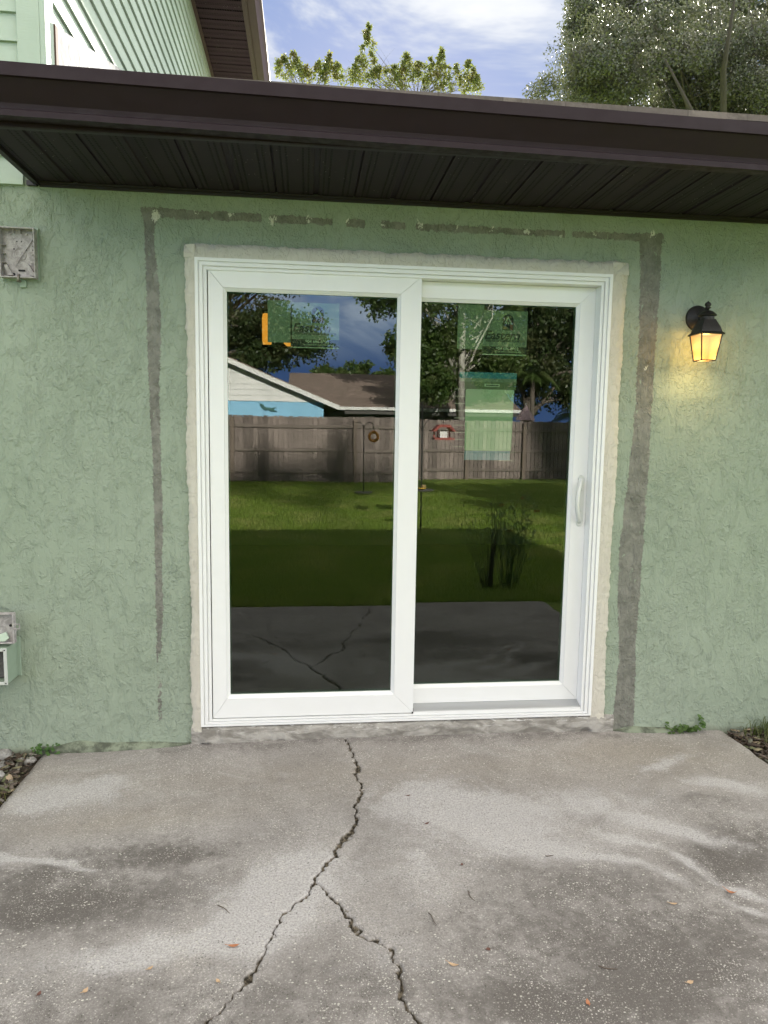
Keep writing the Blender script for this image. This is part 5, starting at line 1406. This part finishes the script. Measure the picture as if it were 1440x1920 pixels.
rp = empty('feeder_pole', (.85, -12.9, 0), 'far thin iron pole near the fence in the left pane', 'feeder pole')
b = MB(); b.tube([(.85, -12.9, -.03), (.85, -12.9, 1.55)], .013, 8); b.tube([(.85, -12.9, 1.5), (.92, -12.9, 1.60), (1.05, -12.9, 1.60), (1.07, -12.9, 1.48)], .008, 6); b.tube([(.85, -12.9, 1.5), (.78, -12.9, 1.60), (.66, -12.9, 1.60)], .008, 6); b.build('pole', M['iron'], rp, smooth=True)
b = MB(); b.lathe([(.0, 0), (.20, .0), (.21, .025), (.0, .02)], (.85, -12.9, .02), 24); b.build('base_plate', M['darkwall'], rp)
rg = empty('ring_feeder', (0, 0, 0), 'orange ring shaped feeder hanging from the far pole', 'bird feeder')
b = MB(); b.tube([(1.07 + .095 * math.cos(a * math.pi / 16), -12.9, 1.30 + .095 * math.sin(a * math.pi / 16)) for a in range(33)], .034, 10, cap=False); b.build('ring', M['orange'], rg, smooth=True)
b = MB(); b.tube([(1.07, -12.9, 1.42), (1.07, -12.9, 1.48)], .006, 5); b.build('hanger', M['iron'], rg)
um = empty('patio_umbrella', (6.6, -20, 0), 'closed pink umbrella standing behind the fence in the right pane', 'umbrella')
b = MB(); b.lathe([(.02, .0), (.30, -.42), (.34, -.50), (.20, -.46), (.16, -.56), (.05, -.6)], (6.85, -20.0, 2.36), 10); b.build('canopy', M['pink'], um)
b = MB(); b.tube([(6.85, -20, 0), (6.85, -20, 2.42)], .022, 8); b.build('pole', M['whitepaint'], um)

# flowering plants at the lawn edge of the slab (behind the photographer)
pp = empty('flowering_plant', (1.4, -3.1, 0), 'tall wiry flowering plant with orange blooms at the slab edge', 'plant')
r_ = random.Random(21)
b = MB(); lf = MB()
fl_pos = [(1.572, -3.15, .832), (1.372, -3.15, .767), (1.705, -3.15, .709), (1.457, -3.15, .523), (1.499, -3.12, .758)]
for k in range(38):
    bx_ = 1.46 + r_.uniform(-.07, .09); by = -3.15 + r_.uniform(-.07, .07); tx = bx_ + (bx_ - 1.44) * r_.uniform(.5, 1.8) + r_.uniform(-.10, .10); tz = r_.uniform(.45, .84)
    if k < 5: tx, _, tz = fl_pos[k]
    p0 = Vector((bx_, by, -.03)); p1 = Vector((tx, by + r_.uniform(-.05, .05), tz)); md = p0.lerp(p1, .5) + Vector((r_.uniform(-.06, .06), r_.uniform(-.03, .03), .02))
    pts_ = [p0 * (1 - t) ** 2 + md * 2 * t * (1 - t) + p1 * t * t for t in [i / 7 for i in range(8)]]
    b.tube(pts_, [.0032 - .0025 * i / 7 for i in range(8)], 5)
    for m_ in range(4):
        q0 = pts_[r_.randint(3, 7)]; q1 = q0 + Vector((r_.uniform(-.09, .09), r_.uniform(-.05, .05), r_.uniform(.02, .10))); b.tube([q0, q0.lerp(q1, .5) + Vector((0, 0, .012)), q1], [.0014, .0011, .0006], 4)
        for w_ in range(7):
            q_ = q0.lerp(q1, r_.uniform(.3, 1.0)); a = r_.uniform(0, 6.28); L = r_.uniform(.015, .038)
            dd = Vector((math.cos(a), math.sin(a), r_.uniform(-.5, .8))).normalized() * L; ss = dd.cross(Vector((.1, .2, 1))).normalized() * L * .22
            lf.add([q_, q_ + dd * .5 + ss, q_ + dd, q_ + dd * .5 - ss], [(0, 1, 2, 3)])
    for m_ in range(12):
        q_ = pts_[r_.randint(4, 7)] + Vector((r_.gauss(0, .012), r_.gauss(0, .012), 0)); a = r_.uniform(0, 6.28); L = r_.uniform(.015, .04)
        dd = Vector((math.cos(a), math.sin(a), r_.uniform(-.5, .8))).normalized() * L; ss = dd.cross(Vector((.1, .2, 1))).normalized() * L * .22
        lf.add([q_, q_ + dd * .5 + ss, q_ + dd, q_ + dd * .5 - ss], [(0, 1, 2, 3)])
b.build('stem', M['weed'], pp); lf.build('leaf', M['weed'], pp)
for x, y, z in fl_pos:
    b = MB(); n_ = 8; r0 = .036 if (x, z) != (1.499, .758) else .014
    for k in range(n_):
        a = k / n_ * 6.283; a1_ = a + .3; a2_ = a - .3
        b.add([(x, y, z), (x + r0 * .7 * math.cos(a2_), y + r0 * .5 * math.sin(a2_), z + .002 + r0 * .35 * math.sin(a2_)), (x + r0 * math.cos(a), y + r0 * .7 * math.sin(a), z + r0 * .5 * math.sin(a)), (x + r0 * .7 * math.cos(a1_), y + r0 * .5 * math.sin(a1_), z + .002 + r0 * .35 * math.sin(a1_))], [(0, 1, 2, 3)])
    b.build('flower', M['petal'], pp)
wp = empty('seeding_plant', (1.1, -3.1, 0), 'dark bare stemmed seeding plant left of the orange flowers', 'plant')
b = MB()
for k in range(17):
    a = (k / 16 - .5) + r_.uniform(-.03, .03); tx = 1.17 + a * .50; tz = .80 - abs(a) * .5 + r_.uniform(-.14, .10)
    p0 = Vector((1.24 + a * .07, -3.12 + r_.uniform(-.03, .03), -.03)); p1 = Vector((tx, -3.12 + r_.uniform(-.08, .08), tz)); md = p0.lerp(p1, .5) + Vector((-a * .10 + r_.uniform(-.03, .03), 0, .05))
    pts_ = [p0 * (1 - t) ** 2 + md * 2 * t * (1 - t) + p1 * t * t for t in [i / 7 for i in range(8)]]
    b.tube(pts_, [.0032 - .0022 * i / 7 for i in range(8)], 5)
    for m_ in range(5):
        q0 = pts_[r_.randint(3, 7)]; q1 = q0 + Vector((r_.uniform(-.03, .03), r_.uniform(-.02, .02), r_.uniform(.01, .05))); b.tube([q0, q1], [.0012, .0008], 4); b.lathe([(.001, 0), (.005, .006), (.0045, .014), (.001, .02)], (q1.x, q1.y, q1.z), 5)
for k in range(5):
    sx_ = 1.255 + k * .008; b.tube([(sx_, -3.1, -.03), (sx_ + .012, -3.1, .3), (sx_ + .02 + .01 * k, -3.1, .55), (1.255 + k * .030, -3.1, .86 + .04 * (k % 3))], [.006, .005, .0035, .0012], 6)
b.build('stem', M['dark_stem'], wp, smooth=True)

scene.render.resolution_x, scene.render.resolution_y = 768, 1024
scene.cycles.max_bounces = 8; scene.cycles.transparent_max_bounces = 12
